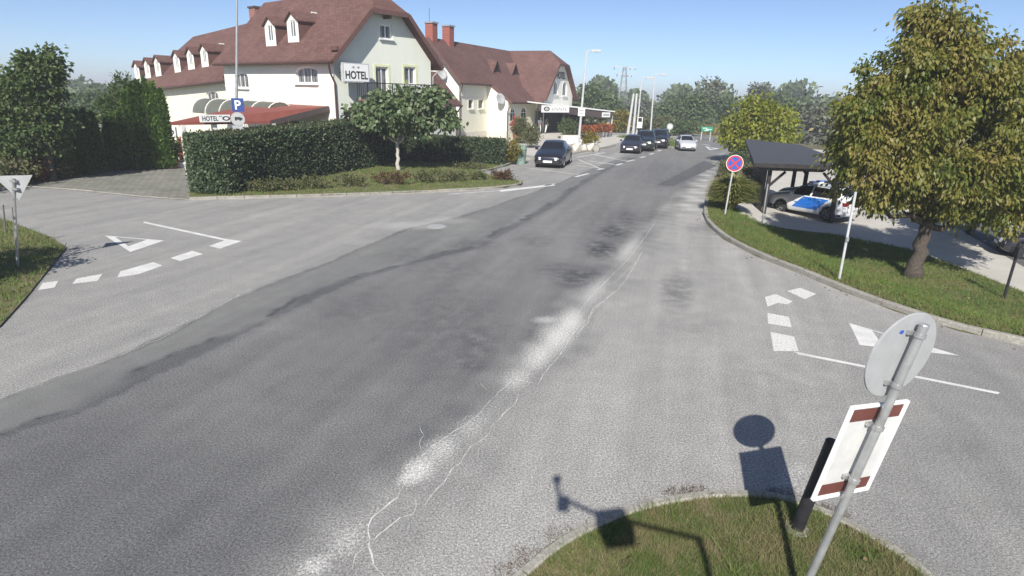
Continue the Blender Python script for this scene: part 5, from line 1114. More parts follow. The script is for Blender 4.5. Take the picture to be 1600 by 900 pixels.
for sg in (1, -1): mb = MB(); d_ = (x_ * sg + y_).normalized(); mb.bar(c + z_ * (.0115 + .001 * sg) - d_ * rr_ * .8, c + z_ * (.0115 + .001 * sg) + d_ * rr_ * .8, rr_ * .19, .003, up=z_); obj('cross_bar', mb, 'sign_red', pl)
# give way sign, back view, left
p = G(28, 419); zt = top_z(p, 276); s = thing('give_way_sign', 'grey back of a triangular give-way sign on a pole at the left verge', 'sign', (p.x, p.y, .03))
mb = MB(); lx = at_y(20, 277, p.y).x - p.x; mb.tube([(0, 0, -.05), (lx, 0, zt - .06)], .03, 10); obj('pole', mb, 'galvanised', s); n_ = V(-.45, 1, 0).normalized(); ex_ = V(n_.y, -n_.x, 0); hw = .36; c = V(lx, 0, zt)
mb = MB(); tri = [c + ex_ * -hw, c + ex_ * hw, c + V(.02, 0, -.56)]; mb.add([a + n_ * .035 for a in tri] + [a + n_ * .045 for a in tri], [(0, 1, 2), (5, 4, 3), (0, 3, 4, 1), (1, 4, 5, 2), (2, 5, 3, 0)]); obj('plate', mb, 'sign_grey', s)
mb = MB(); mb.box(c + V(0, 0, -.12), (.12, .08, .05)); obj('clamp', mb, 'galvanised', s); mb = MB(); mb.box(c + V(0, 0, -.30), (.12, .08, .05)); obj('clamp', mb, 'galvanised', s)
# small posts at the left edge
for px, py, t_, lab in ((9, 366, 322, 'thin grey stake nearest the left picture edge on the verge'), (24, 385, 325, 'thin grey stake beside the give-way sign pole')):
    p = G(px, py); zt = top_z(p, t_); s = thing('stake', lab, 'post', (p.x, p.y, .03)); mb = MB(); lx = at_y(px - 4, t_, p.y).x - p.x; mb.tube([(0, 0, -.05), (lx, 0, zt)], .022, 7); obj('tube', mb, 'wood_grey', s); mb = MB(); mb.lathe([(.026, zt + .001), (.026, zt + .02), (.003, zt + .03)], (lx, 0, 0), 7); obj('cap', mb, 'kerb_concrete', s)
# tall lamp post left with parking and truck signs
q_ = at_y(363, 215, 27.2); lp = thing('lamp_post', 'tall tapering lamp post behind the hedge carrying a blue P sign', 'lamp post', (q_.x, q_.y, 0))
mb = MB(); tx_ = at_y(371, 0, 27.2).x - q_.x; tz_ = at_y(371, 0, 27.2).z; mb.tube([(0, 0, 0), (tx_ * .45, 0, tz_ * .5), (tx_ * 1.1, 0, tz_ * 1.12)], [.07, .06, .035], 12); obj('pole', mb, 'galvanised', lp); mb = MB(); ta = V(tx_ * 1.1, 0, tz_ * 1.12); mb.tube([ta - V(0, 0, .05), ta + V(.4, -.3, .3), ta + V(1.2, -.9, .4)], [.04, .035, .03], 8); obj('arm', mb, 'pole_white', lp); mb = MB(); mb.box(ta + V(1.4, -1.05, .38), (.6, .25, .12), math.radians(-37)); obj('lantern', mb, 'grey_paint', lp)
zP = top_z(q_, 163.5); zT = top_z(q_, 185.5); zS = top_z(q_, 202); k_ = q_.y / FPX * 1.05
nrm_ = V(.2, -1, 0).normalized(); ex_ = V(-nrm_.y, nrm_.x, 0)
mb = MB(); mb.box(V(.03 + tx_ * zP / tz_, 0, zP) + nrm_ * .09, (.50, .012, .56), ax=(ex_, nrm_, EZ)); b_ = obj('parking_plate', mb, 'sign_blue', lp); text_mesh('letter', 'P', .38, b_, 'sign_white', V(.03 + tx_ * zP / tz_, 0, zP) + nrm_ * .097, ex_, EZ, .003, True, None, .02)
mb = MB(); c = V(.03 + tx_ * zT / tz_, 0, zT) + nrm_ * .09; round_plate(mb, c, .29, nrm_, .01); b_ = obj('truck_plate', mb, 'sign_grey', lp); mb = MB(); mb.box(c + nrm_ * .014 + EZ * .03, (.24, .004, .11), ax=(ex_, nrm_, EZ)); mb.box(c + nrm_ * .014 + ex_ * .15 + EZ * .015, (.08, .004, .08), ax=(ex_, nrm_, EZ)); mb.box(c + nrm_ * .014 - EZ * .04 - ex_ * .08, (.07, .004, .05), ax=(ex_, nrm_, EZ)); mb.box(c + nrm_ * .014 - EZ * .04 + ex_ * .1, (.07, .004, .05), ax=(ex_, nrm_, EZ)); obj('truck_symbol', mb, 'sign_black', b_)
mb = MB(); c = V(.03 + tx_ * zS / tz_, 0, zS) + nrm_ * .09; mb.box(c, (.42, .012, .34), ax=(ex_, nrm_, EZ)); b_ = obj('sub_plate', mb, 'sign_grey', lp); mb = MB(); mb.box(c + nrm_ * .01, (.16, .004, .08), ax=(ex_, nrm_, EZ)); mb.box(c + nrm_ * .01 - EZ * .04 + ex_ * .06, (.06, .004, .05), ax=(ex_, nrm_, EZ)); obj('symbol', mb, 'sign_black', b_)
# street lamps along the road
def street_lamp(px, py, tx, ty, ax_px, label, mat='pole_white'):
    p = G(px, py); zt = top_z(p, ty); T = at_y(tx, ty, p.y); dx = T.x - p.x; A_ = at_y(ax_px, ty, p.y); s = thing('street_lamp', label, 'street lamp', (p.x, p.y, 0), 0, 'street lamps beside the road')
    mb = MB(); mb.tube([(0, 0, 0), (dx * .5, 0, zt * .5), (dx, 0, zt)], [.11, .09, .06], 10); obj('pole', mb, mat, s); mb = MB(); al = A_.x - T.x; mb.tube([(dx, 0, zt - .05), (dx + al * .5, 0, zt + .1), (dx + al, 0, zt + .08)], .04, 7); obj('arm', mb, mat, s); mb = MB(); mb.box((dx + al - .15, 0, zt + .06), (.75, .28, .16)); mb.box((dx + al + .05, 0, zt - .03), (.45, .22, .08)); obj('lantern', mb, 'grey_paint', s); return s, p, dx, zt
s, p, dx, zt = street_lamp(903, 235, 917, 80, 934, 'white street lamp with a square notice, nearest to the black saloon')
zs_ = top_z(p, 175); mb = MB(); mb.box((dx * zs_ / zt, -.12, zs_), (.55, .02, .62)); pl = obj('notice', mb, 'sign_white', s); mb = MB(); mb.box((dx * zs_ / zt - .02, -.135, zs_ + .12), (.4, .006, .16)); mb.box((dx * zs_ / zt + .02, -.135, zs_ - .12), (.3, .006, .12)); obj('print', mb, 'sign_grey', pl)
s, p, dx, zt = street_lamp(994, 213, 1003, 122, 1017, 'street lamp with a white meter box behind the dark parked saloon')
zs_ = top_z(p, 190); mb = MB(); mb.bbox((dx * .3 - .1, -.35, zs_ - .7), (dx * .3 + .5, -.06, zs_ + .5)); b_ = obj('meter_box', mb, 'sign_white', s); mb = MB(); mb.bbox((dx * .3 - .02, -.37, zs_ + .0), (dx * .3 + .42, -.351, zs_ + .44)); obj('grille', mb, 'iron_black', b_)
street_lamp(1016, 211, 1023, 117, 1038, 'thin street lamp rightmost of the three beside the road')
# twin concrete pole
p = G(983, 214); zt = top_z(p, 146); s = thing('utility_pole', 'pale concrete A-frame utility pole beside the terrace', 'pole', (p.x, p.y, 0)); mb = MB(); mb.tube([(-.2, 0, 0), (.12, 0, zt)], [.17, .11], 8); obj('leg', mb, 'pole_white', s); mb = MB(); mb.tube([(.42, 0, 0), (.46, 0, zt)], [.17, .11], 8); obj('leg', mb, 'pole_white', s)
mb = MB(); mb.bar((-.1, 0, zt * .5), (.5, 0, zt * .5), .1, .12); obj('crosspiece', mb, 'iron_black', s)
# lattice pylon far behind
p = at_y(969, 200, 120.); zb_ = 0.; P_ = V(p.x, 120, 0); zt = top_z(P_, 104); s = thing('pylon', 'steel lattice power pylon rising behind the far trees', 'pylon', P_); mb = MB(); hb = 1.15
for sx_ in (-1, 1):
    for sy_ in (-1, 1): mb.bar((sx_ * hb, sy_ * hb, 0), (sx_ * .22, sy_ * .22, zt), .085, .085)
obj('leg', mb, 'galvanised', s); mb = MB(); nlev = 9
for i in range(nlev):
    t0, t1 = i / nlev, (i + 1) / nlev; w0, w1 = hb + (.22 - hb) * t0, hb + (.22 - hb) * t1
    for sy_ in (-1, 1): mb.bar((-w0, sy_ * w0, zt * t0), (w1, sy_ * w1, zt * t1), .045, .045); mb.bar((w0, sy_ * w0, zt * t0), (-w1, sy_ * w1, zt * t1), .045, .045); mb.bar((sy_ * w0, -w0, zt * t0), (sy_ * w1, w1, zt * t1), .045, .045)
obj('lattice', mb, 'galvanised', s)
for yy, wl_ in ((105, 2.2), (116, 1.5)):
    z_ = top_z(P_, yy); mb = MB(); mb.bar((-wl_, 0, z_ + .1), (wl_, 0, z_ - .15), .14, .16); arm_ = obj('cross_arm', mb, 'grey_paint', s)
    for x_ in (-wl_ * .9, wl_ * .9, wl_ * .45): mb = MB(); mb.tube([(x_, 0, z_ - .05), (x_, 0, z_ - .45)], .06, 6); obj('insulator', mb, 'iron_black', arm_)
# far round sign and green direction board
p = G(1044, 217); zt = top_z(p, 192.5); s = thing('round_sign', 'small round sign on a thin post at the far bend', 'sign', (p.x, p.y, 0)); mb = MB(); mb.tube([(0, 0, 0), (.05, 0, zt - .2)], .05, 8); obj('pole', mb, 'grey_paint', s); mb = MB(); round_plate(mb, V(.05, -.06, zt - .36), .36, (0, -1, 0), .02); obj('plate', mb, 'sign_grey', s); mb = MB(); round_plate(mb, V(.05, -.085, zt - .36), .2, (0, -1, 0), .004); obj('face', mb, 'sign_white', s)
p0, p1 = G(1097, 218), G(1110, 221); y_ = (p0.y + p1.y) / 2; a_, b_ = at_y(1096.5, 198, y_), at_y(1113, 205.5, y_); s = thing('direction_sign', 'green direction board on two posts beyond the junction', 'sign', ((a_.x + b_.x) / 2, y_, 0)); w_ = b_.x - a_.x; h_ = a_.z - b_.z
mb = MB(); mb.bbox((-w_ / 2, -.04, b_.z), (w_ / 2, .04, a_.z)); bo_ = obj('board', mb, 'sign_green', s); mb = MB(); zc2 = (a_.z + b_.z) / 2
for i, (x_, z_, l_) in enumerate(((-.2, .2, .4), (.15, -.05, .5), (-.05, -.28, .35))): mb.box((x_ * w_, -.045, zc2 + z_ * h_), (l_ * w_, .006, h_ * .12))
obj('lettering', mb, 'sign_white', bo_)
for x_ in (-w_ * .42, w_ * .38): mb = MB(); mb.tube([(x_, .1, 0), (x_, .1, b_.z + .1)], .06, 7); obj('post', mb, 'pole_white', s)
# slim pole by the right lawn and dark pole at the right edge
p = Gt(1311, 437); s = thing('slim_pole', 'slim pale pole standing on the right lawn beside the big tree', 'pole', p); T = at_y(1337, 300, p.y); mb = MB(); mb.tube([(0, 0, -.05), (T.x - p.x, 0, T.z - p.z)], .03, 9); obj('tube', mb, 'pole_white', s); mb = MB(); mb.tube([((T.x - p.x) * .45, -.03, (T.z - p.z) * .45), ((T.x - p.x) * .5, -.03, (T.z - p.z) * .5)], .036, 9); obj('collar', mb, 'galvanised', s)
p = Gt(1568, 467); s = thing('dark_pole', 'dark thin pole with a small box at the right lawn edge', 'pole', p); T = at_y(1594, 380, p.y); mb = MB(); mb.tube([(0, 0, -.05), (T.x - p.x, 0, T.z - p.z)], .035, 9); obj('tube', mb, 'steel_dark', s); mb = MB(); mb.box(((T.x - p.x) * .85, -.06, (T.z - p.z) * .85), (.16, .12, .26)); obj('box', mb, 'steel_dark', s)
# camera mast: its pole and instrument arm stand beside and behind the viewpoint and throw the shadow on the island
te_ = math.tan(SUN_EL); sd_ = V(math.sin(SUN_AZ), math.cos(SUN_AZ), 0)
def src(px, py, h): g = G(px, py); g = g - sd_ * h / te_; return V(g.x, g.y, h)
m0 = src(1093, 845, 4.25); ms = thing('camera_mast', 'slim mast with side arm and instruments standing behind the viewpoint', 'mast', (m0.x, m0.y, 0))
loc_ = lambda v: v - V(m0.x, m0.y, 0)
p1_, p2_, p3_ = src(1010, 822, 4.35), src(925, 800, 4.75), src(884, 781, 4.9)
mb = MB(); mb.tube([(0, 0, 0), (0, 0, 4.05), loc_(src(1088, 838, 4.25))], .035, 10); obj('pole', mb, 'galvanised', ms); mb = MB(); mb.tube([loc_(src(1092, 842, 4.22)), loc_(p1_), loc_(p2_), loc_(p3_)], .024, 8); obj('arm', mb, 'galvanised', ms)
cb = src(960, 824, 4.5); mb = MB(); mb.box(loc_(cb), (.30, .34, .20), .2); obj('housing', mb, 'sign_white', ms)
mb = MB(); mb.box(loc_(src(880, 787, 4.9)), (.12, .1, .14)); obj('sensor_box', mb, 'sign_white', ms); mb = MB(); mb.tube([loc_(src(876, 780, 4.95)), loc_(src(871, 762, 5.1)), loc_(src(870, 752, 5.2))], .022, 7); mb.lathe([(.05, 0), (.05, .06), (.01, .06)], loc_(src(870, 752, 5.2)), 10); obj('wind_gauge', mb, 'black_plastic', ms)
for q__ in (p1_, p2_, p3_, cb): print('mast px', pj(q__), q__)
# bin, small things before the restaurant
p = G(813.5, 256); zt = top_z(p, 226); s = thing('litter_bin', 'pale green litter bin beside the golden shrub', 'bin', (p.x, p.y, 0)); w_ = .36; mb = MB(); mb.lathe([(w_ * .85, 0), (w_, zt * .72), (w_ * 1.06, zt * .73), (w_ * 1.06, zt * .78), (w_, zt * .78)], n=16); obj('body', mb, 'bin_green', s); mb = MB(); mb.lathe([(w_ * 1.02, zt * .782), (w_ * .9, zt * .92), (w_ * .4, zt), (.01, zt)], n=16); obj('lid', mb, 'bin_green', s)
# ------------------------------------------------------------------ plants
def blob(cx, cy, rx, ry, y, base, ry_depth=None, w=None):
    c = at_y(cx, cy, y); k = (c - CPOS).dot(CF) / FPX; b = Vector(base); return (c.x - b.x, c.y - b.y, c.z - b.z, rx * k, (ry_depth or rx) * k, ry * k, w or rx * ry)
def hedge(name, label, line, width, height, z0, n, leaf, mat='leaf_hedge', topmat='leaf_hedge_top'):
    """trimmed hedge along a ground polyline: inner body and leaf shell"""
    P = [Vector((p[0], p[1], 0)) for p in line]; P = dens(P, .5); t = thing(name, label, 'hedge', (P[0].x, P[0].y, z0)); O = P[0]; mb = MB(); rings = []
    hs = np.broadcast_to(height, (2,)); k = len(P)
    for i, p in enumerate(P):
        d = (P[min(i + 1, k - 1)] - P[max(i - 1, 0)]).normalized(); s = V(-d.y, d.x, 0); h = hs[0] + (hs[1] - hs[0]) * i / (k - 1); e = 1 if 0 < i < k - 1 else .8
        rings.append([(p - O + s * o * width * e + V(0, 0, z * h)) for o, z in ((-.42, .0), (-.44, .5), (-.40, .93), (.40, .93), (.44, .5), (.42, .0))])
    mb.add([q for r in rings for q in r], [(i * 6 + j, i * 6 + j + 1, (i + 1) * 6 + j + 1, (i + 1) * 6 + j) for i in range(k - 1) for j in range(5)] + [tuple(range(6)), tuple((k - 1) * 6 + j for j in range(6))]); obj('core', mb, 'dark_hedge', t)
    # shell leaves
    tpar = rng.uniform(0, k - 1, n); i0 = np.minimum(tpar.astype(int), k - 2); f = (tpar - i0)[:, None]; PA = np.array([p[:] for p in P]); base = PA[i0] * (1 - f) + PA[i0 + 1] * f; dd = norm(PA[i0 + 1] - PA[i0]); ss = np.stack([-dd[:, 1], dd[:, 0], np.zeros(n)], 1)
    hh = hs[0] + (hs[1] - hs[0]) * tpar / (k - 1); pick = rng.random(n); wob = .04 * np.sin(tpar * .9)
    sidez = rng.random(n) ** .8; off = np.empty(n); zz = np.empty(n); nrm_ = np.zeros((n, 3)); m = pick < .30; sg = np.where(rng.random(n) < .62, -1, 1)
    off[m] = rng.uniform(-.5, .5, m.sum()) * width; zz[m] = hh[m] * (.95 + rng.normal(size=m.sum()) * .02); nrm_[m] = (0, 0, 1)
    off[~m] = (sg * (.47 * width + wob + rng.normal(size=n) * .05))[~m]; zz[~m] = (sidez * hh * .99)[~m]; nrm_[~m] = (ss * sg[:, None])[~m]
    off = np.where(zz > .88 * hh, off * .93, off); c = base + ss * off[:, None] - np.array(O[:]); c[:, 2] = zz + rng.normal(size=n) * .02
    # ends
    ne = n // 14; ends = []
    for q_, sgn in ((0, -1), (k - 1, 1)):
        d = (P[1] - P[0]).normalized() if q_ == 0 else (P[-1] - P[-2]).normalized(); s = V(-d.y, d.x, 0); o_ = rng.uniform(-.5, .5, ne); z_ = rng.random(ne) * hs[0 if q_ == 0 else 1]; bulge = .18 * np.cos(o_ * np.pi) * width
        ends.append(np.array((P[q_] - O)[:]) + np.outer(o_ * width, s[:]) + np.outer(sgn * (bulge + rng.normal(size=ne) * .04), d[:]) + np.outer(z_, (0, 0, 1)))
    ce = np.concatenate(ends); ne2 = len(ce)
    c = np.concatenate([c, ce]); nn = np.concatenate([nrm_, norm(rng.normal(size=(ne2, 3)))]); d = norm(nn * .5 + rng.normal(size=c.shape) * .55 + np.array([0, 0, .15])); sz = rng.uniform(.6, 1.3, len(c))
    tp = np.concatenate([m & (rng.random(n) < .6), np.zeros(ne2, bool)])
    v, f_ = leaf_arrays(c[~tp], d[~tp], leaf * sz[~tp], leaf * .62 * sz[~tp], .15); npmesh('foliage', v, f_, mat, t)
    v, f_ = leaf_arrays(c[tp], norm(d[tp] + np.array([0, 0, .5])), leaf * .9 * sz[tp], leaf * .4 * sz[tp], .1); npmesh('top_growth', v, f_, topmat, t)
    ks = rng.choice(len(c), n // 60); v, f_ = leaf_arrays(c[ks], norm(nn[ks] + np.array([0, 0, .8]) + rng.normal(size=(len(ks), 3)) * .4), .26 * rng.uniform(.5, 1.3, len(ks)), .03, .05); npmesh('shoot', v, f_, topmat, t)
    return t
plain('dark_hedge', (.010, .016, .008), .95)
h0, h1_ = G(322, 309), G(560, 263)
nf = V(.0, 1.0, 0)
lineH = [(G(309, 311) + nf * 1.0).xy, (G(430, 288) + nf * 1.0).xy, (G(560, 264) + nf * 1.1).xy, (G(640, 250) + nf * 1.2).xy]
hedge('hedge', 'long high dark green clipped hedge in front of the hotel', lineH, 2.0, (2.38, 2.75), .06, 52000, .115)
line2 = [(G(640, 254.5) + V(0, .7, 0)).xy, (G(720, 258.5) + V(0, .7, 0)).xy, (G(782, 260.5) + V(0, .8, 0)).xy]
hedge('hedge', 'lower clipped hedge behind the small tree towards the parking bay', line2, 1.3, (1.65, 1.55), .06, 17000, .11)
c = G(797, 258); shrub('golden_shrub', 'rounded yellow-tipped shrub at the end of the low hedge', (c.x, c.y + .4, .06), .75, .75, 1.5, 'leaf_golden', 90, 30, .2, .1, .06)
# small broad-leaved tree on the island
b = G(622, 269); yb_ = b.y
bl = [blob(622, 172, 52, 30, yb_, b), blob(660, 165, 42, 30, yb_, b), blob(585, 190, 40, 22, yb_, b), blob(555, 170, 16, 14, yb_, b, 20), blob(690, 185, 22, 26, yb_, b), blob(640, 200, 42, 16, yb_, b), blob(600, 155, 18, 14, yb_, b), blob(672, 148, 22, 12, yb_, b)]
make_tree('small_tree', 'small broad-leaved tree with whitewashed trunk on the hedge island', (b.x, b.y, .08), 4.5, bl, .11, 'leaf_broad', 150, 42, .36, .26, .21, bark='bark_pale', trunk_h=1.55, limbs=7, droop=.75, shell=(.3, 1.))
# low shrubs along the island front
for i, (px, py, w_, h_, mt, lb) in enumerate(((410, 302, .9, .5, 'leaf_shrub', 'low green shrub nearest the big hedge end on the island'), (450, 300, .7, .45, 'leaf_shrub', 'low shrub second from the left along the island kerb'), (490, 297, .8, .55, 'leaf_shrub', 'low shrub third from the left along the island kerb'), (548, 294, .7, .5, 'leaf_shrub', 'olive shrub left of the reddish rose bush'), (612, 291, 1.0, .62, 'leaf_red', 'reddish low rose bush at the middle of the island kerb'), (668, 288, .9, .6, 'leaf_shrub', 'low green bush right of the reddish rose bush'), (710, 286, .8, .5, 'leaf_shrub', 'low bush second from the right on the island point'), (745, 283, .7, .4, 'leaf_shrub', 'low bush near the island point'), (785, 284, .55, .5, 'leaf_red', 'sparse twiggy bush at the tip of the island'), (735, 266, 1.2, .35, 'leaf_shrub', 'low ground shrub before the lower hedge'))):
    c = G(px, py); shrub('low_shrub', lb, (c.x, c.y, .08), w_, w_ * .55, h_, mt, 40, 26, .16, .09, .055, 'low shrubs along the island')
# thuja columns
def thuja(label, px, py, ty, wpx, n=3000):
    p = G(px, py); zt = top_z(p, ty); k = (p - CPOS).dot(CF) / FPX; r = wpx * k / 2; t = thing('thuja', label, 'conifer', (p.x, p.y, .04), 0, 'thuja columns left of the hotel'); mb = MB(); mb.tube([(0, 0, -.05), (0, 0, zt * .9)], [.07, .015], 6); obj('trunk', mb, 'bark', t)
    ns_ = 9; st_ = rng.integers(0, ns_, n); a = 2 * np.pi * st_ / ns_ + px + rng.normal(size=n) * .13; z = rng.random(n) ** .9; sh_ = rng.uniform(.86, 1.0, ns_)[st_]; prof = np.interp(z, [0, .08, .35, .7, .88, 1], [.75, .95, 1, .85, .5, .03]); rr = r * prof * sh_ * rng.uniform(.86, 1.08, n)
    c = np.stack([np.cos(a) * rr, np.sin(a) * rr, z * zt * (.8 + .2 * sh_ + .06 * np.sin(st_ * 2.4))], 1); d = norm(np.stack([np.cos(a) * .7, np.sin(a) * .7, np.full(n, 1.)], 1) + rng.normal(size=(n, 3)) * .35); s = rng.uniform(.7, 1.4, n); v, f = leaf_arrays(c, d, .19 * s, .075 * s, .1); npmesh('foliage', v, f, 'leaf_thuja', t)
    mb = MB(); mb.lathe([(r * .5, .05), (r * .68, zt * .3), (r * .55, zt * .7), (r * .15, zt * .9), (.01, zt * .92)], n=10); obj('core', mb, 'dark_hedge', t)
ords = ['first', 'second', 'third', 'fourth', 'fifth', 'sixth', 'seventh', 'eighth', 'ninth', 'tenth']
tall = [(268, 264.3, 146, 11.2), (257, 264.4, 136, 11.2), (246, 264.6, 131, 11.2), (235, 265, 133, 11.2), (224, 265.3, 140, 11.2), (213, 265.7, 150, 11.2), (202, 266, 176, 11.2), (191, 266.4, 184, 11.2), (180, 266.8, 190, 11.2)]
for i, (px, py, ty, w_) in enumerate(tall): thuja(f'bright green thuja column, {ords[i]} to the left of the red porch', px, py, ty, w_)
low = [(158, 269, 182, 11.2), (146.5, 270.5, 177, 11.2), (135, 272, 178, 11.2), (124, 273.5, 180, 11.2), (113, 275, 186, 11.2), (102, 276.5, 192, 11.2)]
for i, (px, py, ty, w_) in enumerate(low): thuja(f'dark thuja column, {ords[i]} leftwards from the gap in the conifer row', px, py, ty, w_)
# shrubs between and the conifer behind
b = G(178, 262); make_tree('conifer', 'light green bushy conifer rising behind the thuja columns', (b.x, b.y + 2.0, 0), 5, [blob(188, 170, 26, 34, b.y + 2, V(b.x, b.y + 2, 0)), blob(193, 140, 12, 18, b.y + 2, V(b.x, b.y + 2, 0)), blob(176, 200, 26, 40, b.y + 2, V(b.x, b.y + 2, 0))], .1, 'leaf_maple', 110, 45, .4, .2, .09, trunk_h=2., limbs=4, droop=-.2)
b = G(62, 287); b.y += .8; yb_ = b.y
bl = [blob(60, 130, 40, 40, yb_, b), blob(25, 165, 40, 45, yb_, b), blob(74, 178, 24, 48, yb_, b), blob(40, 215, 55, 45, yb_, b), blob(-20, 200, 50, 60, yb_, b), blob(70, 102, 30, 20, yb_, b), blob(10, 245, 50, 30, yb_, b)]
make_tree('leafy_tree', 'big dense leafy tree at the left picture edge', (b.x, b.y, .04), 6, bl, .16, 'leaf_maple', 330, 62, .42, .17, .13, trunk_h=2., limbs=8, droop=.3)
for px, py, w_, h_, mt, lb in ((60, 284, .8, .9, 'leaf_red', 'reddish brown bush at the foot of the big left tree'), (15, 290, 1.2, 1.2, 'leaf_shrub', 'dull green bush under the big left tree'), (90, 279, .6, .7, 'leaf_shrub', 'small bush between big left tree and thujas'), (160, 262, .9, 1.9, 'leaf_shrub', 'brownish shrub in the gap between the two thuja rows'), (-40, 300, 1.4, 1.3, 'leaf_shrub', 'bush at the far left edge below the tree')):
    c = G(px, py); shrub('bush', lb, (c.x, c.y, .04), w_, w_ * .7, h_, mt, 60, 30, .25, .12, .08, 'bushes in the left garden')
# verge bush whose shadow falls across the left verge
c = V(-12.7, 11.6, 0); shrub('verge_bush', 'dark leafy bush at the left verge, outside the picture edge', (c.x, c.y, .03), 1.7, 1.2, 3.0, 'leaf_shrub', 260, 45, .3, .09, .06)
# small far trees left
for px, py, ty, w_, lb in ((128, 185, 152, 22, 'small dark distant tree left of centre behind the thujas'), (152, 182, 142, 26, 'distant dark tree just left of the bushy conifer')):
    y_ = 70.; p = at_y(px, py, y_); b = V(p.x, y_, 0); make_tree('distant_tree', lb, b, 6, [blob(px, (py + ty) / 2 + 4, w_ * .6, (py - ty) * .55, y_, b), blob(px + 6, py, w_ * .7, 14, y_, b)], .12, 'leaf_far', 60, 40, .9, .4, .28, trunk_h=1.5, limbs=3, group='trees beyond the roads')
# big autumn tree right
b = Gt(1424, 433); yb_ = b.y
bl = [blob(1452, 20, 26, 34, yb_, b, 50), blob(1470, 75, 52, 55, yb_, b), blob(1412, 120, 56, 52, yb_, b), blob(1352, 160, 42, 56, yb_, b, 60), blob(1350, 228, 38, 52, yb_, b, 50), blob(1420, 225, 80, 75, yb_, b, 80), blob(1530, 120, 62, 66, yb_, b, 80), blob(1575, 215, 82, 90, yb_, b, 90), blob(1490, 270, 90, 62, yb_, b, 90), blob(1375, 290, 52, 36, yb_, b, 60), blob(1560, 310, 70, 55, yb_, b, 80), blob(1640, 230, 70, 100, yb_, b, 80), blob(1450, 160, 90, 80, yb_ + 1., b, 80)]
make_tree('autumn_tree', 'big tree with drooping yellow-green autumn leaves on the right lawn', b, 7, bl, .215, 'leaf_autumn', 600, 150, .34, .14, .066, trunk_h=1.75, limbs=13, droop=1.0, shell=(.4, 1.05), lean=(.12, .05), flat=.9)
# trees behind it along the lane, and the yellow tree behind the carport
for px, py, lb, g_ in ((1516, 366, 'slim tree behind the big autumn tree along the far lane', 1), (1562, 388, 'tree behind the branches next to the white car', 1), (1630, 400, 'tree just beyond the right picture edge', 1)):
    b = Gt(px, py); y_ = b.y; make_tree('lane_tree', lb, b, 5, [blob(px - 4, 300, 42, 50, y_, b), blob(px + 6, 250, 36, 50, y_, b)], .11, 'leaf_autumn', 90, 50, .5, .17, .09, trunk_h=1.1, limbs=5, droop=.8, group='trees along the far lane')
y_ = 44.; b = V(at_y(1185, 230, y_).x, y_, -.58); bl = [blob(1190, 185, 36, 24, y_, b), blob(1160, 200, 26, 24, y_, b), blob(1218, 200, 24, 24, y_, b), blob(1186, 165, 22, 12, y_, b), blob(1150, 215, 16, 14, y_, b), blob(1195, 212, 44, 16, y_, b)]
make_tree('yellow_tree', 'yellow-green rounded tree behind the carport', b, 5, bl, .13, 'leaf_yellow', 190, 60, .6, .26, .15, trunk_h=1.2, limbs=6, droop=.5)
# shrubs along the right road edge
for px, py, w_, h_, mt, lb in ((1168, 318, .6, 1.3, 'leaf_hedge', 'dark shrub between the road and the carport'), (1135, 278, .7, .95, 'leaf_shrub', 'grey-green shrub on the road edge behind the no-stopping sign'), (1152, 262, .7, 1.1, 'leaf_hedge', 'dark bush further along the right road edge'), (1160, 248, .8, 1.3, 'leaf_hedge', 'dark tall bush under the yellow tree'), (1172, 296, .5, 1.2, 'leaf_hedge', 'dark bush against the carport side')):
    c = Gt(px, py); shrub('road_shrub', lb, c, w_, w_ * .8, h_, mt, 70, 34, .2, .08, .05, 'shrubs on the right road edge')
# ornamental grass clump
c = Gt(1140, 329); t = thing('ornamental_grass', 'arching clump of yellow-green ornamental grass beside the no-stopping sign', 'grass clump', c); n = 3400; a = rng.uniform(0, 2 * np.pi, n); out = rng.uniform(.1, 1, n) ** .7; hgt_ = rng.uniform(.5, 1.45, n); x1 = np.cos(a) * out * 1.05; y1 = np.sin(a) * out * .8
seg = []; 
for k_ in range(3):
    f0, f1 = k_ / 3, (k_ + 1) / 3; P0_ = np.stack([x1 * f0 ** 1.5 + np.cos(a) * .1, y1 * f0 ** 1.5 + np.sin(a) * .1, hgt_ * (f0 * 2.1 - f0 * f0 * (1.0 + .35 * out))], 1); P1_ = np.stack([x1 * f1 ** 1.5 + np.cos(a) * .1, y1 * f1 ** 1.5 + np.sin(a) * .1, hgt_ * (f1 * 2.1 - f1 * f1 * (1.0 + .35 * out))], 1); s_ = np.stack([-np.sin(a), np.cos(a), np.zeros(n)], 1); w0, w1 = .03 * (1 - f0 * .7), .03 * (1 - f1 * .7); v = np.stack([P0_ - s_ * w0, P0_ + s_ * w0, P1_ + s_ * w1, P1_ - s_ * w1], 1).reshape(-1, 3); seg.append((v, np.arange(4 * n).reshape(n, 4)))
v, f = join(seg); npmesh('blades', v, f, 'reed', t); n = 90; a = rng.uniform(0, 2 * np.pi, n); c_ = np.stack([np.cos(a) * .3 * rng.random(n), np.sin(a) * .3 * rng.random(n), rng.uniform(.8, 1.25, n)], 1); v, f = leaf_arrays(c_, norm(np.stack([np.cos(a) * .4, np.sin(a) * .4, np.ones(n)], 1)), .22, .03); npmesh('seed_heads', v, f, 'grass_dry', t)
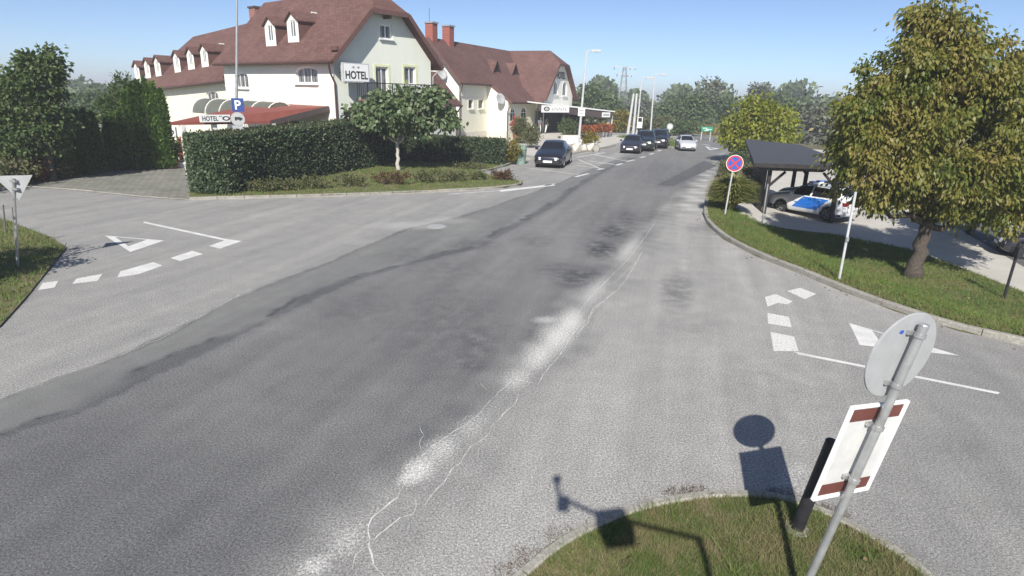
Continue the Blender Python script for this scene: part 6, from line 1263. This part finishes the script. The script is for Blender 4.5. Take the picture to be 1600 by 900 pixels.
# fallen leaves on the lawns
def litter(poly, n, zf, mask=None):
    P = np.array(poly); x = rng.uniform(P[:, 0].min(), P[:, 0].max(), n * 4); y = rng.uniform(P[:, 1].min(), P[:, 1].max(), n * 4); m = inside(x, y, poly)
    if mask is not None: m &= mask(x, y)
    x = x[m][:n]; y = y[m][:n]; c = np.stack([x, y, zf(x, y)], 1); a = rng.uniform(0, 6.28, len(x)); d = np.stack([np.cos(a), np.sin(a), rng.normal(size=len(x)) * .25], 1); v, f = leaf_arrays(c, norm(d), .075 * rng.uniform(.6, 1.3, len(x)), .045, .1); stuff(npmesh('fallen_leaves', v, f, 'grass_dry'))
litter(rpoly, 900, lambda x, y: terr(x, y) + .07); litter(nearpoly, 60, lambda x, y: ZN(x, y) + .05)
rk2 = [tuple(p) for p in EDGE[1:11]]; ed_ = np.array(rk2); litter([(ed_[:, 0].min() - 1, ed_[:, 1].min() - 1), (ed_[:, 0].max() + 1, ed_[:, 1].min() - 1), (ed_[:, 0].max() + 1, ed_[:, 1].max() + 1), (ed_[:, 0].min() - 1, ed_[:, 1].max() + 1)], 260, lambda x, y: np.full(np.shape(x), .008), mask=lambda x, y: (edge_side(x, y) < -.02) & (edge_side(x, y) > -.1 - .5 * rng.random(x.shape) ** 3))
# stones at the grass clump
for i, (px, py) in enumerate(((1158, 335), (1172, 341))):
    c = Gt(px, py); s = thing('garden_stone', ('pale stone right of the ornamental grass', 'brown stone next to the carport post')[i], 'stone', c); bm = bmesh.new(); bmesh.ops.create_icosphere(bm, subdivisions=2, radius=.16)
    for v_ in bm.verts: v_.co *= 1 + .25 * math.sin(v_.co.x * 17 + i) * math.cos(v_.co.y * 13); v_.co.z *= .6
    me = bpy.data.meshes.new('stone'); bm.to_mesh(me); bm.free(); me.materials.append(MATS['kerb_concrete']); link('stone', me, s)
# far tree line, each tree its own
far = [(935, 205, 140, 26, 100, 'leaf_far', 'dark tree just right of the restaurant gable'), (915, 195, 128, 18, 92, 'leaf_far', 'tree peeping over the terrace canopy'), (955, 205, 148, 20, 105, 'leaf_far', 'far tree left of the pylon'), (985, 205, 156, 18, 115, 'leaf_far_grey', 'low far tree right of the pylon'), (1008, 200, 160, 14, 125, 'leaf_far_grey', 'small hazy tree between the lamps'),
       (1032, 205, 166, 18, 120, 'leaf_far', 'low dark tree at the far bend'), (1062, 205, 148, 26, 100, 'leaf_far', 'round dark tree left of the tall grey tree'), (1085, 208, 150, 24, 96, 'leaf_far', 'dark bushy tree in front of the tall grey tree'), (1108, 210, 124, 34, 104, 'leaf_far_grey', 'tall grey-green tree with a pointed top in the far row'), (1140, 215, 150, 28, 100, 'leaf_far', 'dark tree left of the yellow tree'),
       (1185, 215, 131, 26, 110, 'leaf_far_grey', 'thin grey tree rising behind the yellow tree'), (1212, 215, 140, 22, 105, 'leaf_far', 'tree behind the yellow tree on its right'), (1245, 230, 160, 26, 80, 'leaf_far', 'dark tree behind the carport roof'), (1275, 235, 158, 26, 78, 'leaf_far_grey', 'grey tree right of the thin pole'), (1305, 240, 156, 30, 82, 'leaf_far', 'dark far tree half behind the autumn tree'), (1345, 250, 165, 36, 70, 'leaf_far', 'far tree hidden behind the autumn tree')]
for px, py, ty, w_, y_, mt, lb in far:
    b = V(at_y(px, py, y_).x, y_, -.05 if px < 1230 else -.7); h_ = (py - ty); bl = [blob(px, ty + h_ * .30, w_ * .62, h_ * .28, y_, b), blob(px - w_ * .4, ty + h_ * .6, w_ * .6, h_ * .33, y_, b), blob(px + w_ * .45, ty + h_ * .58, w_ * .55, h_ * .36, y_, b), blob(px, ty + h_ * .8, w_ * .9, h_ * .2, y_, b)]
    make_tree('far_tree', lb, b, 8, bl, .18, mt, 105, 44, 1.15, .52, .34, trunk_h=2., limbs=5, droop=.35, group='far row of trees')
# bushes and dry grass at the foot of the far row
for i, (px, py, w_, h_, mt, lb) in enumerate(((962, 207, 2.4, 2.6, 'leaf_golden', 'yellowish bush right of the white terrace screen'), (1066, 212, 2.2, 1.8, 'leaf_far', 'green bush beside the green direction board'), (1036, 207, 2.5, 1.8, 'leaf_shrub', 'olive bush beside the round far sign'), (1150, 222, 2.0, 2.2, 'leaf_yellow', 'bush at the foot of the yellow tree'), (1010, 206, 2.4, 1.6, 'leaf_shrub', 'scrub behind the parked cars'))):
    c = G(px, py); shrub('far_bush', lb, (c.x, c.y, -.04), w_, w_ * .6, h_, mt, 60, 36, .6, .28, .18, 'bushes below the far trees')
fg = xy([(960, 206), (1010, 204), (1060, 206), (1130, 214), (1160, 222), (1180, 214), (1120, 200), (1040, 193), (960, 196)]); fg = [(a, min(b_, 150)) for a, b_ in fg]; blades(fg, 9000, flat(-.04), .9, .18, 'grass_dry', 'tall_dry_grass', lean=.35)
# far woodland mass closing the horizon
def wood(name, x0_, x1_, y_, h_, n, mat):
    k = rng.uniform(0, 1, n); x = x0_ + (x1_ - x0_) * k; top = h_ * (.55 + .25 * np.sin(k * 37) + .2 * np.sin(k * 91 + 2)); z = top * rng.random(n) ** .6; c = np.stack([x, y_ + rng.normal(size=n) * 5, z], 1); v, f = leaf_arrays(c, norm(rng.normal(size=(n, 3)) + np.array([0, 0, .2])), 1.8, 1.4, .2); return stuff(npmesh(name, v, f, mat))
wood('woodland', -150, -15, 170, 6, 7000, 'leaf_far'); wood('woodland', -10, 160, 190, 10, 12000, 'leaf_far')
# pots, flowers, people before the restaurant
def pot_plant(name, label, loc, r, h, ph, mat, group=None, pot='terracotta', n=30):
    t = thing(name, label, 'potted plant', loc, 0, group); mb = MB(); mb.lathe([(r * .7, 0), (r, h * .9), (r * 1.1, h * .9), (r * 1.1, h), (r * .9, h), (r * .85, h * .9)], n=12); obj('pot', mb, pot, t); v, f = crown([(0, 0, h + ph * .5, r * 1.3, r * 1.3, ph * .55, 1)], n, 16, r * .6, r * .6, r * .4, .1); npmesh('foliage', v, f, mat, t)
nposs = ['first', 'second', 'third', 'fourth', 'fifth', 'sixth', 'seventh', 'eighth']
for i in range(8):
    px = 911 + i * 5.6; c = G(px, 218.2 - i * .68); pot_plant('flower_pot', f'white pot of orange flowers, {nposs[i]} from the left in the terrace row', (c.x, c.y, 0), .34, .6, .7, 'flower_orange', 'row of orange flower pots before the terrace', 'cloth_pale', 36)
c = G(806, 221); pot_plant('red_planter', 'planter of bright red flowers below the arched windows', (c.x, c.y, 0), .35, .9, 1.2, 'flower_red'); c = G(814, 224); shrub('shrub', 'brownish shrub at the terrace ramp left of the entrance', (c.x, c.y, 0), .7, .6, 2.3, 'leaf_shrub', 80, 30, .35, .18, .11); c = G(829, 231); shrub('shrub', 'pale twiggy shrub just behind the black saloon', (c.x, c.y, 0), .8, .8, 1.9, 'leaf_shrub', 70, 26, .3, .15, .09)
c = G(889, 218); shrub('shrub', 'green planted shrub inside the terrace entrance', (c.x, c.y, 0), 1.2, .7, 2.0, 'leaf_maple', 70, 30, .35, .18, .11); c = G(919, 232); shrub('shrub', 'small bonsai-like shrub on the stone bed beside the street lamp', (c.x, c.y, .3), .8, .6, 1.0, 'leaf_golden', 40, 26, .3, .16, .1)
c = G(916, 236.5); s = thing('stone_bed', 'low heap of brown stones around the bonsai-like shrub', 'rockery', (c.x, c.y, 0)); 
for i in range(9):
    bm = bmesh.new(); bmesh.ops.create_icosphere(bm, subdivisions=2, radius=.33 + .12 * rng.random())
    for v_ in bm.verts: v_.co *= 1 + .22 * math.sin(v_.co.x * 9 + i) * math.cos(v_.co.y * 8 + i)
    off = V(rng.uniform(-1.0, 1.0), rng.uniform(-.5, .5), rng.uniform(.1, .3))
    for v_ in bm.verts: v_.co += off
    me = bpy.data.meshes.new('stone'); bm.to_mesh(me); bm.free(); me.materials.append(MATS['stone_plinth' if i % 3 == 0 else 'kerb_concrete']); link('stone', me, s)
c = G(893, 224); s = thing('planter', 'white painted low planter wall at the terrace corner', 'planter', (c.x, c.y, 0), math.radians(20)); mb = MB(); mb.bbox((-1.0, -.3, 0), (1.0, .3, .75)); obj('wall', mb, 'white_sheet', s); mb = MB(); mb.bbox((-.9, -.22, .752), (.9, .22, .80)); obj('soil', mb, 'lawn_soil', s)
# hanging baskets under the canopy
for i, (t_, lb) in enumerate(((.66, 'left hanging basket under the dark canopy'), (.78, 'middle hanging basket under the dark canopy'), (.90, 'right hanging basket under the dark canopy'))):
    w_ = B.wor(Q(t_, .4, 0)); z_ = zL + (zR - zL) * t_; s = thing('hanging_basket', lb, 'hanging basket', (w_.x, w_.y, z_ - 1.35), 0, 'hanging baskets on the terrace'); mb = MB(); mb.lathe([(.05, 0), (.22, .08), (.28, .25), (.25, .25)], n=12); obj('basket', mb, 'cloth_pale', s); mb = MB(); mb.tube([(0, 0, .25), (0, 0, 1.2)], .012, 5); obj('chain', mb, 'iron_black', s); v, f = crown([(0, 0, .35, .4, .4, .28, 1)], 24, 14, .2, .16, .1, .4); npmesh('foliage', v, f, 'leaf_shrub', s)
# porch plants
c = G(270, 263.5); pot_plant('pot_plant', 'green plant in a terracotta pot before the hotel porch', (c.x, c.y, .012), .3, .42, 1.0, 'leaf_maple', None, 'terracotta', 40); c = G(283, 252); shrub('flower_shrub', 'orange-red flowering shrub beside the porch pillar', (c.x, c.y, .012), .45, .45, 1.3, 'flower_orange', 40, 26, .25, .12, .08)
c = G(286, 262); s = thing('porch_step', 'low white step block at the hotel porch', 'step', (c.x, c.y, .012), math.radians(10)); mb = MB(); mb.bbox((-.45, -.2, 0), (.45, .25, .3)); obj('block', mb, 'white_sheet', s); mb = MB(); mb.bbox((-.48, -.23, .301), (.48, .28, .33)); obj('tread', mb, 'kerb_concrete', s)
c = G(276, 250); s = thing('welcome_column', 'narrow white advertising column beside the porch', 'column', (c.x, c.y, .012), math.radians(10)); mb = MB(); mb.bbox((-.2, -.12, 0), (.2, .12, 1.9)); obj('board', mb, 'sign_white', s); mb = MB(); mb.lathe([(.13, 0), (.13, .01), (.07, .01), (.07, 0)], (0, -.121, 1.62), 14, (EX, EZ, -EY), cap=False); obj('emblem', mb, 'sign_black', s); mb = MB(); mb.box((0, -.124, .95), (.12, .004, .8)); obj('print', mb, 'sign_grey', s)
# ---- people
def person(label, loc, ang, h, shirt, trousers, hair, pose=0, carry=False):
    t = thing('person', label, 'person', loc, ang); k = h / 1.75
    J = dict(pelvis=(0, 0, .95), waist=(0, .0, 1.08), chest=(0, .02 - .05 * pose, 1.32), neck=(0, -.02 - .1 * pose, 1.50), head=(0, -.04 - .16 * pose, 1.62), crown_=(0, -.03 - .17 * pose, 1.72),
             lh=(.10, 0, .90), lk=(.12, -.04, .50), la=(.13, .02, .09), lt=(.14, -.13, .04), rh=(-.10, 0, .90), rk=(-.13, .10, .50), ra=(-.13, .20, .10), rt=(-.14, .06, .04),
             ls=(.19, .0 - .06 * pose, 1.42), le=(.25, -.02 - .1 * pose, 1.14), lw=(.22, -.20 - .1 * pose, .93), lf=(.21, -.28 - .1 * pose, .88), rs=(-.19, .0 - .06 * pose, 1.42), re=(-.26, .03 - .05 * pose, 1.14), rw=(-.23, -.14 - .1 * pose, .94), rf=(-.22, -.2 - .1 * pose, .88))
    R_ = dict(pelvis=.15, waist=.135, chest=.16, neck=.058, head=.098, crown_=.07, lh=.10, lk=.065, la=.045, lt=.04, rh=.10, rk=.065, ra=.045, rt=.04, ls=.07, le=.048, lw=.034, lf=.03, rs=.07, re=.048, rw=.034, rf=.03)
    E_ = [('pelvis', 'waist'), ('waist', 'chest'), ('chest', 'neck'), ('neck', 'head'), ('head', 'crown_'), ('pelvis', 'lh'), ('lh', 'lk'), ('lk', 'la'), ('la', 'lt'), ('pelvis', 'rh'), ('rh', 'rk'), ('rk', 'ra'), ('ra', 'rt'), ('chest', 'ls'), ('ls', 'le'), ('le', 'lw'), ('lw', 'lf'), ('chest', 'rs'), ('rs', 're'), ('re', 'rw'), ('rw', 'rf')]
    nm = list(J); me = bpy.data.meshes.new('body'); me.from_pydata([tuple(c_ * k for c_ in J[n_]) for n_ in nm], [(nm.index(a), nm.index(b_)) for a, b_ in E_], []); o_ = bpy.data.objects.new('body', me); COL.objects.link(o_)
    o_.modifiers.new('s', 'SKIN'); sv = me.skin_vertices[0].data
    for i, n_ in enumerate(nm): sv[i].radius = (R_[n_] * k,) * 2; sv[i].use_root = (n_ == 'pelvis')
    o_.modifiers.new('d', 'SUBSURF').levels = 2; dg = bpy.context.evaluated_depsgraph_get(); m2 = bpy.data.meshes.new_from_object(o_.evaluated_get(dg)); bpy.data.objects.remove(o_)
    m2.name = 'body'; m2.materials.clear()
    for mm in ('skin', shirt, trousers, 'cloth_dark'): m2.materials.append(MATS[mm])
    for p_ in m2.polygons:
        z_ = p_.center.z / k; x_ = abs(p_.center.x) / k; p_.use_smooth = True
        p_.material_index = 3 if z_ < .12 else (0 if z_ > 1.47 or (x_ > .17 and z_ < 1.2 and z_ > .8) else (1 if z_ > .98 else 2))
    link('body', m2, t); bm = bmesh.new(); bmesh.ops.create_icosphere(bm, subdivisions=2, radius=.112 * k)
    for v_ in bm.verts: v_.co.z *= 1.05; v_.co += V(0, (-.035 - .165 * pose + .02) * k, 1.685 * k)
    bmesh.ops.delete(bm, geom=[v_ for v_ in bm.verts if v_.co.z < 1.66 * k and v_.co.y < (-.03 - .165 * pose) * k], context='VERTS'); m3 = bpy.data.meshes.new('hair'); bm.to_mesh(m3); bm.free(); m3.materials.append(MATS[hair]); link('hair', m3, t)
    return t
p = at_y(843, 203.5, 71.5); pa = at_y(843, 203.5, 66.0); pb = at_y(853, 203.5, 66.4)
for q_, lab, sh_, tr_, hr_, po, an in ((pa, 'person in a white top bending forward at the terrace entrance', 'cloth_white', 'cloth_pale', 'hair_grey', .9, .6), (pb, 'person in a grey top and pale trousers walking into the terrace', 'cloth_grey', 'cloth_white', 'hair_dark', .1, 2.2)):
    person(lab, (q_.x, q_.y, .405), an, 1.62, sh_, tr_, hr_, po)
# ------------------------------------------------------------------ air: thin haze over the whole place
hz = bpy.data.materials.new('haze'); hz.use_nodes = True; hn = hz.node_tree.nodes; hl = hz.node_tree.links
hn.remove(hn['Principled BSDF']); pv = hn.new('ShaderNodeVolumePrincipled'); pv.inputs['Color'].default_value = (.86, .90, .96, 1); pv.inputs['Density'].default_value = .0013
hl.new(pv.outputs[0], hn['Material Output'].inputs['Volume']); MATS['haze'] = hz
mb = MB(); mb.bbox((-1900, -450, -1.9), (1900, 2700, 16.0)); stuff(obj('haze', mb, 'haze'))
